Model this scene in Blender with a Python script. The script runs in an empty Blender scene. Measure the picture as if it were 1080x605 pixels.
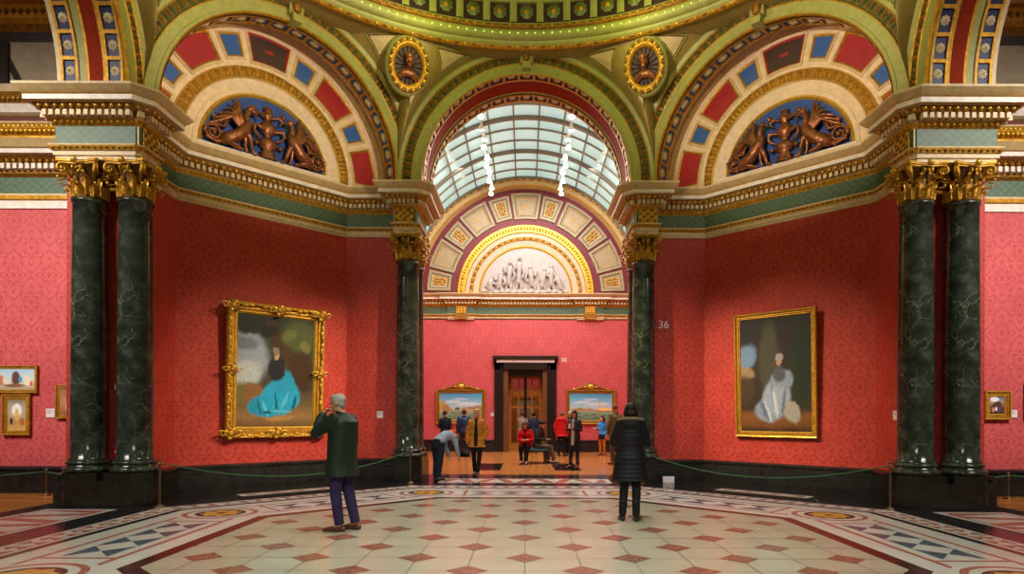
import bpy, bmesh, math, random
from mathutils import Vector, Matrix, noise
random.seed(7)
PI = math.pi
sc = bpy.context.scene
col = sc.collection
# ------------------------------------------------------------------ camera, world, light, exposure
CAMZ, FPX = 1.5, 670.0
cam_d = bpy.data.cameras.new('camera'); cam = bpy.data.objects.new('camera', cam_d); col.objects.link(cam)
cam.location = (0, 0, CAMZ); cam.rotation_euler = (PI/2, math.radians(-0.2), 0)
cam_d.sensor_width = 36.0; cam_d.lens = FPX/1080*36.0
cam_d.shift_x = -(554-540)/1080; cam_d.shift_y = (439.7-302.5)/1080
cam_d.clip_end = 200
sc.camera = cam
sc.view_settings.view_transform = 'Standard'; sc.view_settings.look = 'None'
sc.view_settings.gamma = 1.0; sc.view_settings.use_curve_mapping = False
sc.view_settings.exposure = 0.0
w = bpy.data.worlds.new('world'); sc.world = w; w.use_nodes = True
w.node_tree.nodes['Background'].inputs[0].default_value = (1.0, 0.84, 0.50, 1)
w.node_tree.nodes['Background'].inputs[1].default_value = 0.06

def area(name, loc, target, size, power, color, size_y=None, spread=None):
    d = bpy.data.lights.new(name, 'AREA'); d.energy = power; d.color = color; d.size = size
    if size_y: d.shape = 'RECTANGLE'; d.size_y = size_y
    if spread: d.spread = math.radians(spread)
    o = bpy.data.objects.new(name, d); col.objects.link(o); o.location = loc
    v = Vector(target)-Vector(loc); o.rotation_euler = v.to_track_quat('-Z', 'Y').to_euler()
    return o
def spot(name, loc, target, angle, power, color, blend=0.6, radius=0.08):
    d = bpy.data.lights.new(name, 'SPOT'); d.energy = power; d.color = color
    d.spot_size = math.radians(angle); d.spot_blend = blend; d.shadow_soft_size = radius
    o = bpy.data.objects.new(name, d); col.objects.link(o); o.location = loc
    v = Vector(target)-Vector(loc); o.rotation_euler = v.to_track_quat('-Z', 'Y').to_euler()
    return o
YC = 8.17
WARM = (1.0, 0.80, 0.56); DAY = (1.0, 0.95, 0.88)
area('dome_laylight', (0, YC, 13.6), (0, YC, 0), 3.6, 170, (0.92, 0.97, 0.84), spread=66)
area('north_room_daylight', (0, 21.5, 10.9), (0, 22.2, 0), 6.0, 1500, (1.0, .93, .92), 9.0)
area('west_room_daylight', (-10.6, 5.0, 9.0), (-8.9, 12.4, 3.6), 4.0, 220, DAY, 3.0, 70)
area('east_room_daylight', (10.6, 5.0, 9.0), (8.9, 12.4, 3.6), 4.0, 220, DAY, 3.0, 70)
area('south_room_daylight', (0, -2.5, 8.5), (0, 5.5, 0.0), 5.0, 210, (0.96, 0.98, 0.94), 3.0, 68)
for s in (-1, 1):
    # picture spots on the rail at the foot of the dome
    spot('picture_spot', (-s*3.8, YC+3.4, 9.6), (s*4.75, 14.45, 1.55), 24, 4900, WARM, 1.0)
    spot('picture_spot_low', (-s*4.6, YC+1.0, 9.6), (s*5.75, 13.4, 1.5), 25, 4800, WARM, 1.0)
    # warm uplights that stand on the cornice and wash the lunettes
    spot('lunette_spot', (-s*4.4, YC-4.6, 6.95), (s*5.5, 13.7, 9.1), 30, 4200, (1.0, 0.86, 0.68), 0.6, .15)
    spot('arch_spot', (s*5.9, YC-.6, 6.95), (-s*7.2, YC+2.2, 10.0), 40, 1300, WARM, 0.8, .15)
spot('north_arch_spot', (0, YC-6.0, 6.95), (0, 15.2, 10.1), 44, 1500, (0.98, 0.93, 0.52), 0.8, .15)
for k in range(8):
    a = k*PI/4+PI/8
    d = bpy.data.lights.new('dome_cove_lamp', 'POINT'); d.energy = 33; d.color = (0.88, 1.0, 0.16); d.shadow_soft_size = .2
    o = bpy.data.objects.new('dome_cove_lamp', d); col.objects.link(o); o.location = (5.2*math.sin(a), YC+5.2*math.cos(a), 9.95)

# ------------------------------------------------------------------ node helpers and materials
def new_mat(name):
    m = bpy.data.materials.new(name); m.use_nodes = True
    nt = m.node_tree; nt.nodes.clear()
    out = nt.nodes.new('ShaderNodeOutputMaterial'); b = nt.nodes.new('ShaderNodeBsdfPrincipled')
    nt.links.new(b.outputs[0], out.inputs[0])
    return m, nt, b
def c4(c): return (c[0], c[1], c[2], 1)
def srgb(r, g, b):
    f = lambda v: (v/255/12.92) if v/255 <= .04045 else ((v/255+.055)/1.055)**2.4
    return (f(r), f(g), f(b))
class N:
    """tiny node graph helper"""
    def __init__(s, nt): s.nt = nt
    def math(s, op, a, b=None, c=None, clamp=False):
        n = s.nt.nodes.new('ShaderNodeMath'); n.operation = op; n.use_clamp = clamp
        for i, v in enumerate((a, b, c)):
            if v is None: continue
            if isinstance(v, (int, float)): n.inputs[i].default_value = v
            else: s.nt.links.new(v, n.inputs[i])
        return n.outputs[0]
    def mix(s, f, a, b, kind='MIX'):
        n = s.nt.nodes.new('ShaderNodeMix'); n.data_type = 'RGBA'; n.blend_type = kind
        for i, v in ((0, f), (6, a), (7, b)):
            if isinstance(v, (int, float)): n.inputs[i].default_value = v
            elif isinstance(v, tuple): n.inputs[i].default_value = c4(v)
            else: s.nt.links.new(v, n.inputs[i])
        return n.outputs[2]
    def noise(s, vec, scale, detail=3, rough=.5, dist=0):
        n = s.nt.nodes.new('ShaderNodeTexNoise'); n.inputs['Scale'].default_value = scale
        n.inputs['Detail'].default_value = detail; n.inputs['Roughness'].default_value = rough
        n.inputs['Distortion'].default_value = dist
        if vec is not None: s.nt.links.new(vec, n.inputs['Vector'])
        return n
    def ramp(s, f, stops):
        n = s.nt.nodes.new('ShaderNodeValToRGB'); cr = n.color_ramp
        while len(cr.elements) < len(stops): cr.elements.new(.5)
        for e, (p, c) in zip(cr.elements, stops): e.position = p; e.color = c4(c)
        s.nt.links.new(f, n.inputs[0]); return n.outputs[0]
    def rng(s, v, a, b, c=0., d=1.):
        n = s.nt.nodes.new('ShaderNodeMapRange'); n.interpolation_type = 'SMOOTHSTEP'
        s.nt.links.new(v, n.inputs[0])
        for i, q in enumerate((a, b, c, d)): n.inputs[i+1].default_value = q
        return n.outputs[0]
    def coord(s, which='Object'):
        return s.nt.nodes.new('ShaderNodeTexCoord').outputs[which]
    def sep(s, v):
        n = s.nt.nodes.new('ShaderNodeSeparateXYZ'); s.nt.links.new(v, n.inputs[0]); return n.outputs
    def bump(s, b, h, strength=.3, dist=.01):
        n = s.nt.nodes.new('ShaderNodeBump'); n.inputs['Strength'].default_value = strength
        n.inputs['Distance'].default_value = dist
        s.nt.links.new(h, n.inputs['Height']); s.nt.links.new(n.outputs[0], b.inputs['Normal'])
def plain(name, c, rough=.5, metal=0., var=.12, scale=8., bump=0., bscale=40., emit=None, spec=None):
    m, nt, b = new_mat(name); g = N(nt); co = g.coord()
    nz = g.noise(co, scale, 4)
    lo = tuple(x*(1-var) for x in c); hi = tuple(min(1, x*(1+var)) for x in c)
    nt.links.new(g.ramp(nz.outputs[0], [(.3, lo), (.7, hi)]), b.inputs['Base Color'])
    b.inputs['Roughness'].default_value = rough; b.inputs['Metallic'].default_value = metal
    if spec is not None: b.inputs['Specular IOR Level'].default_value = spec
    if bump: g.bump(b, g.noise(co, bscale, 3).outputs[0], bump, .02)
    if emit:
        b.inputs['Emission Color'].default_value = c4(emit[0]); b.inputs['Emission Strength'].default_value = emit[1]
    return m
M = {}
M['cream'] = plain('cream_paint', srgb(214, 186, 140), .5)
M['cream_pink'] = plain('pink_cream_paint', srgb(228, 196, 160), .5)
M['cream_shaded'] = plain('shaded_cream_paint', srgb(190, 160, 108), .5)  # darker copy of the cream, with shade put into its colour
M['white'] = plain('white_plaster', srgb(232, 216, 200), .5)
M['gold'] = plain('gilding', srgb(196, 142, 34), .38, .45, .35, 14, .5, 60)
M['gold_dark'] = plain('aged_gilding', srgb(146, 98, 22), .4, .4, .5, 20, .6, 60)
M['gold_bright'] = plain('bright_gilding', srgb(222, 174, 66), .3, .5, .2, 14)
M['gold_shaded'] = plain('shadowed_gilding', srgb(92, 60, 14), .45, .4, .4, 20, .5, 60)  # dark tone paints the shade behind the capital leaves
M['green_paint'] = plain('green_paint', srgb(158, 154, 84), .5)
M['green_leaf'] = plain('dark_olive_ornament', srgb(84, 80, 22), .55, .1, .5, 18, .6, 50)
M['olive_field'] = plain('olive_field', srgb(158, 132, 70), .5)
M['brown_field'] = plain('brown_coffer_paint', srgb(56, 26, 16), .6)
M['green_rosette'] = plain('green_rosette_paint', srgb(104, 112, 54), .45, .2)
M['red_paint'] = plain('red_panel_paint', srgb(164, 26, 30), .55)
M['red_soffit'] = plain('brick_red_paint', srgb(136, 40, 12), .7, spec=.1)
M['pale_stone'] = plain('pale_stone_moulding', srgb(186, 164, 134), .5)
M['panel_stone'] = plain('coffer_panel_paint', srgb(162, 140, 104), .5)
M['panel_grey'] = plain('coffer_grey_moulding', srgb(112, 110, 88), .5)
M['maroon'] = plain('maroon_paint', srgb(110, 22, 34), .55)
M['brown_panel'] = plain('dark_brown_panel', srgb(66, 40, 34), .5)
M['blue'] = plain('blue_panel_paint', srgb(48, 92, 160), .5, 0, .2, 60)
M['navy'] = plain('deep_blue_paint', srgb(26, 38, 84), .5)
M['lunette_blue'] = plain('lunette_blue_paint', srgb(36, 72, 150), .5, 0, .25, 6)
M['bronze'] = plain('bronze_relief', srgb(146, 88, 54), .3, .6, .45, 9, .5, 30)
M['black_stone'] = plain('black_marble_skirting', srgb(34, 34, 34), .16, 0, .35, 5)
M['plinth_stone'] = plain('dark_marble_plinth', srgb(34, 32, 27), .22, 0, .3, 9)
M['dark_wood'] = plain('ebony_wood', srgb(34, 24, 20), .3, 0, .3, 12)
M['oak'] = plain('orange_oak', srgb(176, 108, 40), .35, 0, .3, 10)
M['brass'] = plain('brass', srgb(118, 94, 66), .3, .7)
M['rope'] = plain('green_rope', srgb(52, 104, 58), .7, 0, .3, 80)
M['label'] = plain('white_card', srgb(236, 226, 228), .6)
M['gray_panel'] = plain('grey_beige_blind', srgb(164, 146, 118), .7)
M['glazing_bar'] = plain('glazing_bar_paint', srgb(132, 122, 98), .5)
M['glazing_rib'] = plain('skylight_rib_paint', srgb(118, 106, 88), .5)
M['lamp_white'] = plain('lamp_lens', (1, 1, 1), .4, emit=((1, .97, .92), 30))
M['led_green'] = plain('cove_lamp_lens', (.6, 1, .1), .4, emit=((.55, 1.0, .08), 2.2))
M['ivory_rosette'] = plain('ivory_rosette', srgb(206, 190, 158), .45)
M['marble_white'] = plain('white_marble_relief', srgb(176, 162, 154), .5, 0, .08, 5)
M['vent'] = plain('floor_grille', srgb(60, 40, 34), .5, .3)

def mat_green_frieze():
    m, nt, b = new_mat('green_damask_frieze'); g = N(nt); x, y, z = g.sep(g.coord('UV'))
    a = g.math('SINE', g.math('MULTIPLY', x, 36.)); c = g.math('SINE', g.math('MULTIPLY', y, 44.))
    f = g.rng(g.math('ADD', g.math('MULTIPLY', g.math('MULTIPLY', a, c), .18), g.noise(g.coord('UV'), 16, 4, .6, 1.).outputs[0]), .35, .7)
    nt.links.new(g.mix(f, srgb(70, 92, 66), srgb(86, 110, 80)), b.inputs['Base Color'])
    b.inputs['Roughness'].default_value = .5
    return m
M['green_frieze'] = mat_green_frieze()

def mat_damask(name, base, pat, w=.70, h=1.06):
    m, nt, b = new_mat(name); g = N(nt)
    uv = g.coord('UV'); x, y, z = g.sep(uv)
    X = g.math('MULTIPLY', x, 2*PI/w); Y = g.math('MULTIPLY', y, 2*PI/h)
    cx = g.math('COSINE', X); cy = g.math('COSINE', Y)
    d = g.math('ADD', cx, cy)
    # wavy ogee bands between the motifs
    band = g.math('SUBTRACT', 1., g.rng(g.math('ABSOLUTE', g.math('ADD', d, g.math('MULTIPLY', g.math('COSINE', g.math('MULTIPLY', Y, 3.)), .12))), .06, .17))
    band = g.math('MULTIPLY', band, g.rng(g.math('SINE', g.math('MULTIPLY', g.math('ADD', x, y), 90.)), -1.0, .6, .35, 1.))
    def flower(ox, oy, r0, k):
        fx = g.math('MULTIPLY', g.math('SUBTRACT', g.math('FRACT', g.math('ADD', g.math('DIVIDE', x, w), ox)), .5), w)
        fy = g.math('MULTIPLY', g.math('SUBTRACT', g.math('FRACT', g.math('ADD', g.math('DIVIDE', y, h), oy)), .5), h*.74)
        r = g.math('SQRT', g.math('ADD', g.math('POWER', fx, 2.), g.math('POWER', fy, 2.)))
        an = g.math('ARCTAN2', fx, fy)
        pet = g.math('ADD', r0, g.math('MULTIPLY', g.math('COSINE', g.math('MULTIPLY', an, k)), r0*.28))
        e = g.math('DIVIDE', r, pet)
        fill = g.math('SUBTRACT', 1., g.rng(e, .92, 1.05))
        rings = g.rng(g.math('SINE', g.math('MULTIPLY', e, 15.)), -.2, .5)
        return g.math('MULTIPLY', fill, rings)
    f = g.math('MAXIMUM', band, g.math('MAXIMUM', flower(.5, .5, .21, 8.), flower(0., 0., .21, 6.)))
    nz = g.noise(uv, 1.2, 3).outputs[0]
    basec = g.mix(g.rng(nz, .3, .7), tuple(v*.93 for v in base), tuple(v*1.06 for v in base))
    nt.links.new(g.mix(g.math('MULTIPLY', f, .8), basec, pat), b.inputs['Base Color'])
    rr = g.math('MULTIPLY_ADD', f, -.14, .62); nt.links.new(rr, b.inputs['Roughness'])
    b.inputs['Specular IOR Level'].default_value = .3
    return m
M['damask'] = mat_damask('crimson_damask', srgb(190, 66, 54), srgb(156, 42, 34))
M['damask_pink'] = mat_damask('crimson_damask_side_room', srgb(208, 92, 92), srgb(182, 66, 70))

def mat_column():
    m, nt, b = new_mat('dark_green_veined_marble'); g = N(nt); co = g.coord()
    n1 = g.noise(co, 2.2, 5, .6)
    vm = nt.nodes.new('ShaderNodeVectorMath'); vm.operation = 'MULTIPLY_ADD'
    nt.links.new(n1.outputs[1], vm.inputs[0]); vm.inputs[1].default_value = (.5, .5, .8); nt.links.new(co, vm.inputs[2])
    vo = nt.nodes.new('ShaderNodeTexVoronoi'); vo.feature = 'DISTANCE_TO_EDGE'; vo.inputs['Scale'].default_value = 3.0
    nt.links.new(vm.outputs[0], vo.inputs['Vector'])
    vein = g.math('SUBTRACT', 1., g.rng(vo.outputs['Distance'], -.004, .018))
    mask = g.rng(g.noise(co, 1.7, 3).outputs[0], .42, .62)
    basec = g.ramp(g.noise(co, 5, 5).outputs[0], [(.3, srgb(32, 38, 31)), (.55, srgb(50, 58, 48)), (.75, srgb(80, 88, 76))])
    nt.links.new(g.mix(g.math('MULTIPLY', vein, g.math('MULTIPLY', mask, .75)), basec, srgb(156, 162, 132)), b.inputs['Base Color'])
    b.inputs['Roughness'].default_value = .13
    return m
M['column'] = mat_column()

def marble(name, c, var, scale=3., rough=.14, vein=None):
    m, nt, b = new_mat(name); g = N(nt); co = g.coord()
    nz = g.noise(co, scale, 6, .6, .6)
    lo = tuple(x*(1-var) for x in c); hi = tuple(min(1, x*(1+var)) for x in c)
    cc = g.ramp(nz.outputs[0], [(.3, lo), (.7, hi)])
    if vein:
        sp = g.rng(g.noise(co, 40, 2).outputs[0], .56, .68)
        cc = g.mix(sp, cc, vein)
    nt.links.new(cc, b.inputs['Base Color']); b.inputs['Roughness'].default_value = rough+.04; b.inputs['Specular IOR Level'].default_value = .32
    return m
M['f_cream'] = marble('cream_marble', srgb(172, 164, 142), .10, 1.5, .16)
M['f_white'] = marble('white_marble_inlay', srgb(208, 200, 190), .08, 3, .16)
M['f_red'] = marble('red_breccia_marble', srgb(128, 86, 70), .3, 9, .18, srgb(160, 122, 102))
M['f_pink'] = marble('pink_marble_inlay', srgb(168, 98, 84), .2, 9, .18, srgb(196, 140, 120))
M['f_black'] = marble('black_marble_inlay', srgb(38, 36, 38), .3, 5, .12)
M['f_darkred'] = marble('dark_red_marble_inlay', srgb(72, 34, 30), .3, 5, .14)
M['f_blue'] = marble('blue_grey_marble_inlay', srgb(84, 92, 106), .2, 5, .15)
M['f_gold'] = marble('yellow_marble_inlay', srgb(210, 156, 62), .2, 6, .15)
M['grout'] = plain('joint_line', srgb(96, 84, 66), .6)
def mat_wood_floor():
    m, nt, b = new_mat('orange_parquet'); g = N(nt); co = g.coord()
    br = nt.nodes.new('ShaderNodeTexBrick'); nt.links.new(co, br.inputs['Vector'])
    br.inputs['Scale'].default_value = 1.0; br.inputs['Brick Width'].default_value = 1.4; br.inputs['Row Height'].default_value = .16
    br.inputs['Mortar Size'].default_value = .004
    br.inputs['Color1'].default_value = c4(srgb(196, 130, 66)); br.inputs['Color2'].default_value = c4(srgb(172, 106, 50))
    br.inputs['Mortar'].default_value = c4(srgb(90, 50, 22))
    nt.links.new(br.outputs[0], b.inputs['Base Color']); b.inputs['Roughness'].default_value = .2; b.inputs['Specular IOR Level'].default_value = .3
    return m
M['parquet'] = mat_wood_floor()
def mat_glass_sky():
    m, nt, b = new_mat('frosted_daylight_glass'); g = N(nt)
    b.inputs['Base Color'].default_value = c4(srgb(150, 180, 178)); b.inputs['Roughness'].default_value = .4
    nz = g.noise(g.coord(), .5, 3).outputs[0]
    nt.links.new(g.ramp(nz, [(.3, srgb(158, 194, 190)), (.7, srgb(196, 214, 206))]), b.inputs['Emission Color'])
    b.inputs['Emission Strength'].default_value = .82
    return m
M['sky_glass'] = mat_glass_sky()

# ------------------------------------------------------------------ mesh builder
class MB:
    def __init__(s): s.v = []; s.f = []; s.m = []; s.sm = []; s.uv = {}; s.mats = []
    def mi(s, m):
        m = M[m] if isinstance(m, str) else m
        if m not in s.mats: s.mats.append(m)
        return s.mats.index(m)
    def face(s, pts, mat, smooth=False, uv=None):
        i = len(s.v); s.v += [tuple(p) for p in pts]; s.f.append(tuple(range(i, i+len(pts))))
        s.m.append(s.mi(mat)); s.sm.append(smooth)
        if uv: s.uv[len(s.f)-1] = uv
    def grid(s, rows, mat, smooth=True, closed=False, caps=False, uv=False):
        i = len(s.v); n = len(rows[0]); k = s.mi(mat)
        for r in rows: s.v += [tuple(p) for p in r]
        for a in range(len(rows)-1):
            for b in range(n if closed else n-1):
                c = (b+1) % n
                s.f.append((i+a*n+b, i+a*n+c, i+(a+1)*n+c, i+(a+1)*n+b)); s.m.append(k); s.sm.append(smooth)
        if caps and closed:
            s.f.append(tuple(i+b for b in reversed(range(n)))); s.m.append(k); s.sm.append(False)
            s.f.append(tuple(i+(len(rows)-1)*n+b for b in range(n))); s.m.append(k); s.sm.append(False)
    def box(s, lo, hi, mat, fr=None):
        P = [(x, y, z) for z in (lo[2], hi[2]) for y in (lo[1], hi[1]) for x in (lo[0], hi[0])]
        if fr: P = [fr(*p) for p in P]
        i = len(s.v); s.v += [tuple(p) for p in P]; k = s.mi(mat)
        for f in ((0, 2, 3, 1), (4, 5, 7, 6), (0, 1, 5, 4), (2, 6, 7, 3), (0, 4, 6, 2), (1, 3, 7, 5)):
            s.f.append(tuple(i+q for q in f)); s.m.append(k); s.sm.append(False)
    def prism(s, plan, z0, z1, mat, cap=True, capmat=None):
        n = len(plan); u = 0.
        for a in range(n):
            p, q = plan[a], plan[(a+1) % n]; L = math.dist(p, q)
            s.face([(p[0], p[1], z0), (q[0], q[1], z0), (q[0], q[1], z1), (p[0], p[1], z1)], mat,
                   uv=[(u, z0), (u+L, z0), (u+L, z1), (u, z1)]); u += L
        if cap:
            s.face([(p[0], p[1], z1) for p in plan], capmat or mat); s.face([(p[0], p[1], z0) for p in reversed(plan)], capmat or mat)
    def lathe(s, prof, mat, c=(0, 0, 0), seg=32, smooth=True, fr=None, a0=0, a1=2*PI):
        full = abs(a1-a0-2*PI) < 1e-6; n = seg if full else seg+1
        rows = []
        for r, z in prof:
            row = []
            for k in range(n):
                a = a0+(a1-a0)*k/seg
                p = (c[0]+r*math.cos(a), c[1]+r*math.sin(a), c[2]+z)
                row.append(fr(*p) if fr else p)
            rows.append(row)
        s.grid(rows, mat, smooth, closed=full)
    def ell(s, c, r, mat, seg=12, rings=8, fr=None):
        rows = []
        for i in range(rings+1):
            t = -PI/2+PI*i/rings; cr = max(math.cos(t), .001); z = math.sin(t)
            row = []
            for k in range(seg):
                a = 2*PI*k/seg; p = (c[0]+r[0]*cr*math.cos(a), c[1]+r[1]*cr*math.sin(a), c[2]+r[2]*z)
                row.append(fr(*p) if fr else p)
            rows.append(row)
        s.grid(rows, mat, True, closed=True, caps=True)
    def tube(s, pts, rad, mat, seg=8, ref=None, cap=True, round_=False):
        """rad: number / list; each radius may be (rx, ry): rx along ref-ish side axis"""
        P = [Vector(p) for p in pts]; n = len(P)
        R = [rad]*n if isinstance(rad, (int, float)) else list(rad)
        R = [(r, r) if isinstance(r, (int, float)) else r for r in R]
        T = []
        for i in range(n):
            t = (P[min(i+1, n-1)]-P[max(i-1, 0)])
            T.append(t.normalized() if t.length > 1e-9 else Vector((0, 0, 1)))
        if round_:
            a, b = P[0], P[-1]; ra, rb = R[0], R[-1]
            pre = [(a-T[0]*max(ra)*q, (ra[0]*k, ra[1]*k)) for q, k in ((1., .08), (.87, .5), (.5, .87))]
            post = [(b+T[-1]*max(rb)*q, (rb[0]*k, rb[1]*k)) for q, k in ((.5, .87), (.87, .5), (1., .08))]
            P = [x[0] for x in pre]+P+[x[0] for x in post]; R = [x[1] for x in pre]+R+[x[1] for x in post]
            T = [T[0]]*3+T+[T[-1]]*3; n += 6
        side = Vector(ref) if ref is not None else (Vector((1, 0, 0)) if abs(T[0].x) < .8 else Vector((0, 1, 0)))
        rows = []
        for i in range(n):
            x = side-T[i]*side.dot(T[i])
            if x.length < 1e-4: x = T[i].orthogonal()
            x.normalize(); y = T[i].cross(x)
            if ref is None: side = x
            rows.append([P[i]+x*R[i][0]*math.cos(2*PI*k/seg)+y*R[i][1]*math.sin(2*PI*k/seg) for k in range(seg)])
        s.grid(rows, mat, True, closed=True, caps=cap)
    def build(s, name, parent=None, mirror=False, loc=None, recalc=False, rot=None):
        me = bpy.data.meshes.new(name)
        v = [(-p[0], p[1], p[2]) for p in s.v] if mirror else s.v
        f = [tuple(reversed(q)) for q in s.f] if mirror else s.f
        me.from_pydata(v, [], f); me.update()
        me.polygons.foreach_set('material_index', s.m); me.polygons.foreach_set('use_smooth', s.sm)
        if s.uv:
            ul = me.uv_layers.new(name='UVMap')
            for fi, uv in s.uv.items():
                uv = list(reversed(uv)) if mirror else uv
                for li, c in zip(me.polygons[fi].loop_indices, uv): ul.data[li].uv = c
        for m in s.mats: me.materials.append(m)
        if recalc:
            b = bmesh.new(); b.from_mesh(me); bmesh.ops.recalc_face_normals(b, faces=b.faces); b.to_mesh(me); b.free()
        o = bpy.data.objects.new(name, me); col.objects.link(o)
        if parent: o.parent = parent
        if loc: o.location = loc
        if rot: o.rotation_euler = rot
        return o
def tag(o, label, cat, group=None, kind=None):
    if label: o['label'] = label
    if cat: o['category'] = cat
    if group: o['group'] = group
    if kind: o['kind'] = kind
    return o
def struct(mb, name, **k):
    o = mb.build(name, **k); o['kind'] = 'structure'; return o
def thing(name, loc, label, cat, group=None, rz=0.):
    o = bpy.data.objects.new(name, None); col.objects.link(o); o.location = loc; o.rotation_euler = (0, 0, rz)
    o.empty_display_size = .1
    return tag(o, label, cat, group)
def copy_tree(o, parent=None):
    c = o.copy(); col.objects.link(c)
    if parent: c.parent = parent
    for ch in list(o.children): copy_tree(ch, c)
    return c
# ------------------------------------------------------------------ architecture
P1 = (-6.84, 12.40); P2 = (-4.23, 15.01)
def frame(O, u, n):
    """local (a along wall, s toward the room, z) -> world"""
    return lambda a, s, z: (O[0]+u[0]*a+n[0]*s, O[1]+u[1]*a+n[1]*s, z)
q = math.sqrt(.5)
F_DIAG = frame((-5.535, 13.705), (q, q), (q, -q))
F_N = frame((0, 15.0), (1, 0), (0, -1))
F_W = frame((-6.77, YC), (0, 1), (1, 0))
F_END = frame((0, 27.6), (1, 0), (0, -1))

def offset_path(path, p):
    out = []
    n = len(path)
    for i in range(n):
        a = Vector(path[max(i-1, 0)]); b = Vector(path[i]); c = Vector(path[min(i+1, n-1)])
        d1 = (b-a).normalized() if i > 0 else (c-b).normalized()
        d2 = (c-b).normalized() if i < n-1 else d1
        n1 = Vector((d1.y, -d1.x)); n2 = Vector((d2.y, -d2.x))
        m = n1+n2; m /= max(m.length, 1e-6); k = p/max(m.dot(n1), .3)
        out.append((b.x+m.x*k, b.y+m.y*k))
    return out
def sweep(mb, path, prof, smooth=False):
    """prof: [(proj, z, mat of the strip that starts here)]"""
    L = [0.]
    for a, b in zip(path, path[1:]): L.append(L[-1]+math.dist(a, b))
    for (p0, z0, m), (p1, z1, _) in zip(prof, prof[1:]):
        A = offset_path(path, p0); B = offset_path(path, p1)
        for i in range(len(path)-1):
            mb.face([(*A[i], z0), (*A[i+1], z0), (*B[i+1], z1), (*B[i], z1)], m,
                    uv=[(L[i], z0), (L[i+1], z0), (L[i+1], z1), (L[i], z1)])
def along(path, p, pitch, fn, inset=.02):
    Q = offset_path(path, p)
    for a, b in zip(Q, Q[1:]):
        L = math.dist(a, b)-2*inset
        if L < pitch*.7: continue
        k = max(1, int(round(L/pitch))); d = ((b[0]-a[0])/(L+2*inset), (b[1]-a[1])/(L+2*inset))
        for j in range(k):
            t = inset+L*(j+.5)/k
            fn(a[0]+d[0]*t, a[1]+d[1]*t, d, L/k)
def oct_ell(mb, c, r, mat, d):
    """small low-poly bead oriented along d"""
    n = (d[1], -d[0]); pts = []
    for (a, b, z) in ((1, 0, 0), (0, 1, 0), (-1, 0, 0), (0, -1, 0), (0, 0, 1), (0, 0, -1)):
        pts.append((c[0]+d[0]*a*r[0]+n[0]*b*r[1], c[1]+d[1]*a*r[0]+n[1]*b*r[1], c[2]+z*r[2]))
    i = len(mb.v); mb.v += pts; k = mb.mi(mat)
    for f in ((0, 1, 4), (1, 2, 4), (2, 3, 4), (3, 0, 4), (1, 0, 5), (2, 1, 5), (3, 2, 5), (0, 3, 5)):
        mb.f.append(tuple(i+x for x in f)); mb.m.append(k); mb.sm.append(True)
def entablature(mb, path, dz=0., s=1., beads=True):
    z = lambda v: v+dz
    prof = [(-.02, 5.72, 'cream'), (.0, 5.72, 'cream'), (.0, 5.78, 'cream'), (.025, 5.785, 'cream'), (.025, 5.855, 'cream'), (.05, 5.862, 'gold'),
            (.075, 5.93, 'cream'), (.08, 5.955, 'cream'), (.0, 5.965, 'green_frieze'), (.0, 6.27, 'gold'), (.07, 6.36, 'cream_shaded'),
            (.09, 6.37, 'gold_dark'), (.09, 6.46, 'gold_dark'), (.17, 6.47, 'gold_dark'), (.22, 6.555, 'cream_shaded'), (.31, 6.565, 'white'),
            (.31, 6.645, 'gold'), (.325, 6.665, 'cream_shaded'), (.36, 6.70, 'cream_shaded'), (.41, 6.765, 'cream'), (.415, 6.80, 'cream_shaded'), (-.3, 6.81, 'cream')]
    sweep(mb, path, [(p, z(a), m) for p, a, m in prof])
    if not beads: return
    along(path, .135, .11*s, lambda x, y, d, L: mb.box((-L*.3, -.05, z(6.375)), (L*.3, .05, z(6.462)), 'cream',
          lambda a, b, c: (x+d[0]*a+d[1]*b, y+d[1]*a-d[0]*b, c)))
    along(path, .205, .13*s, lambda x, y, d, L: oct_ell(mb, (x, y, z(6.515)), (L*.38, .035, .04), 'gold_bright', d))
    along(path, .045, .10*s, lambda x, y, d, L: oct_ell(mb, (x, y, z(6.32)), (L*.42, .03, .04), 'gold', d))
    along(path, .07, .10*s, lambda x, y, d, L: oct_ell(mb, (x, y, z(5.895)), (L*.4, .02, .025), 'gold_dark', d))

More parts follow.
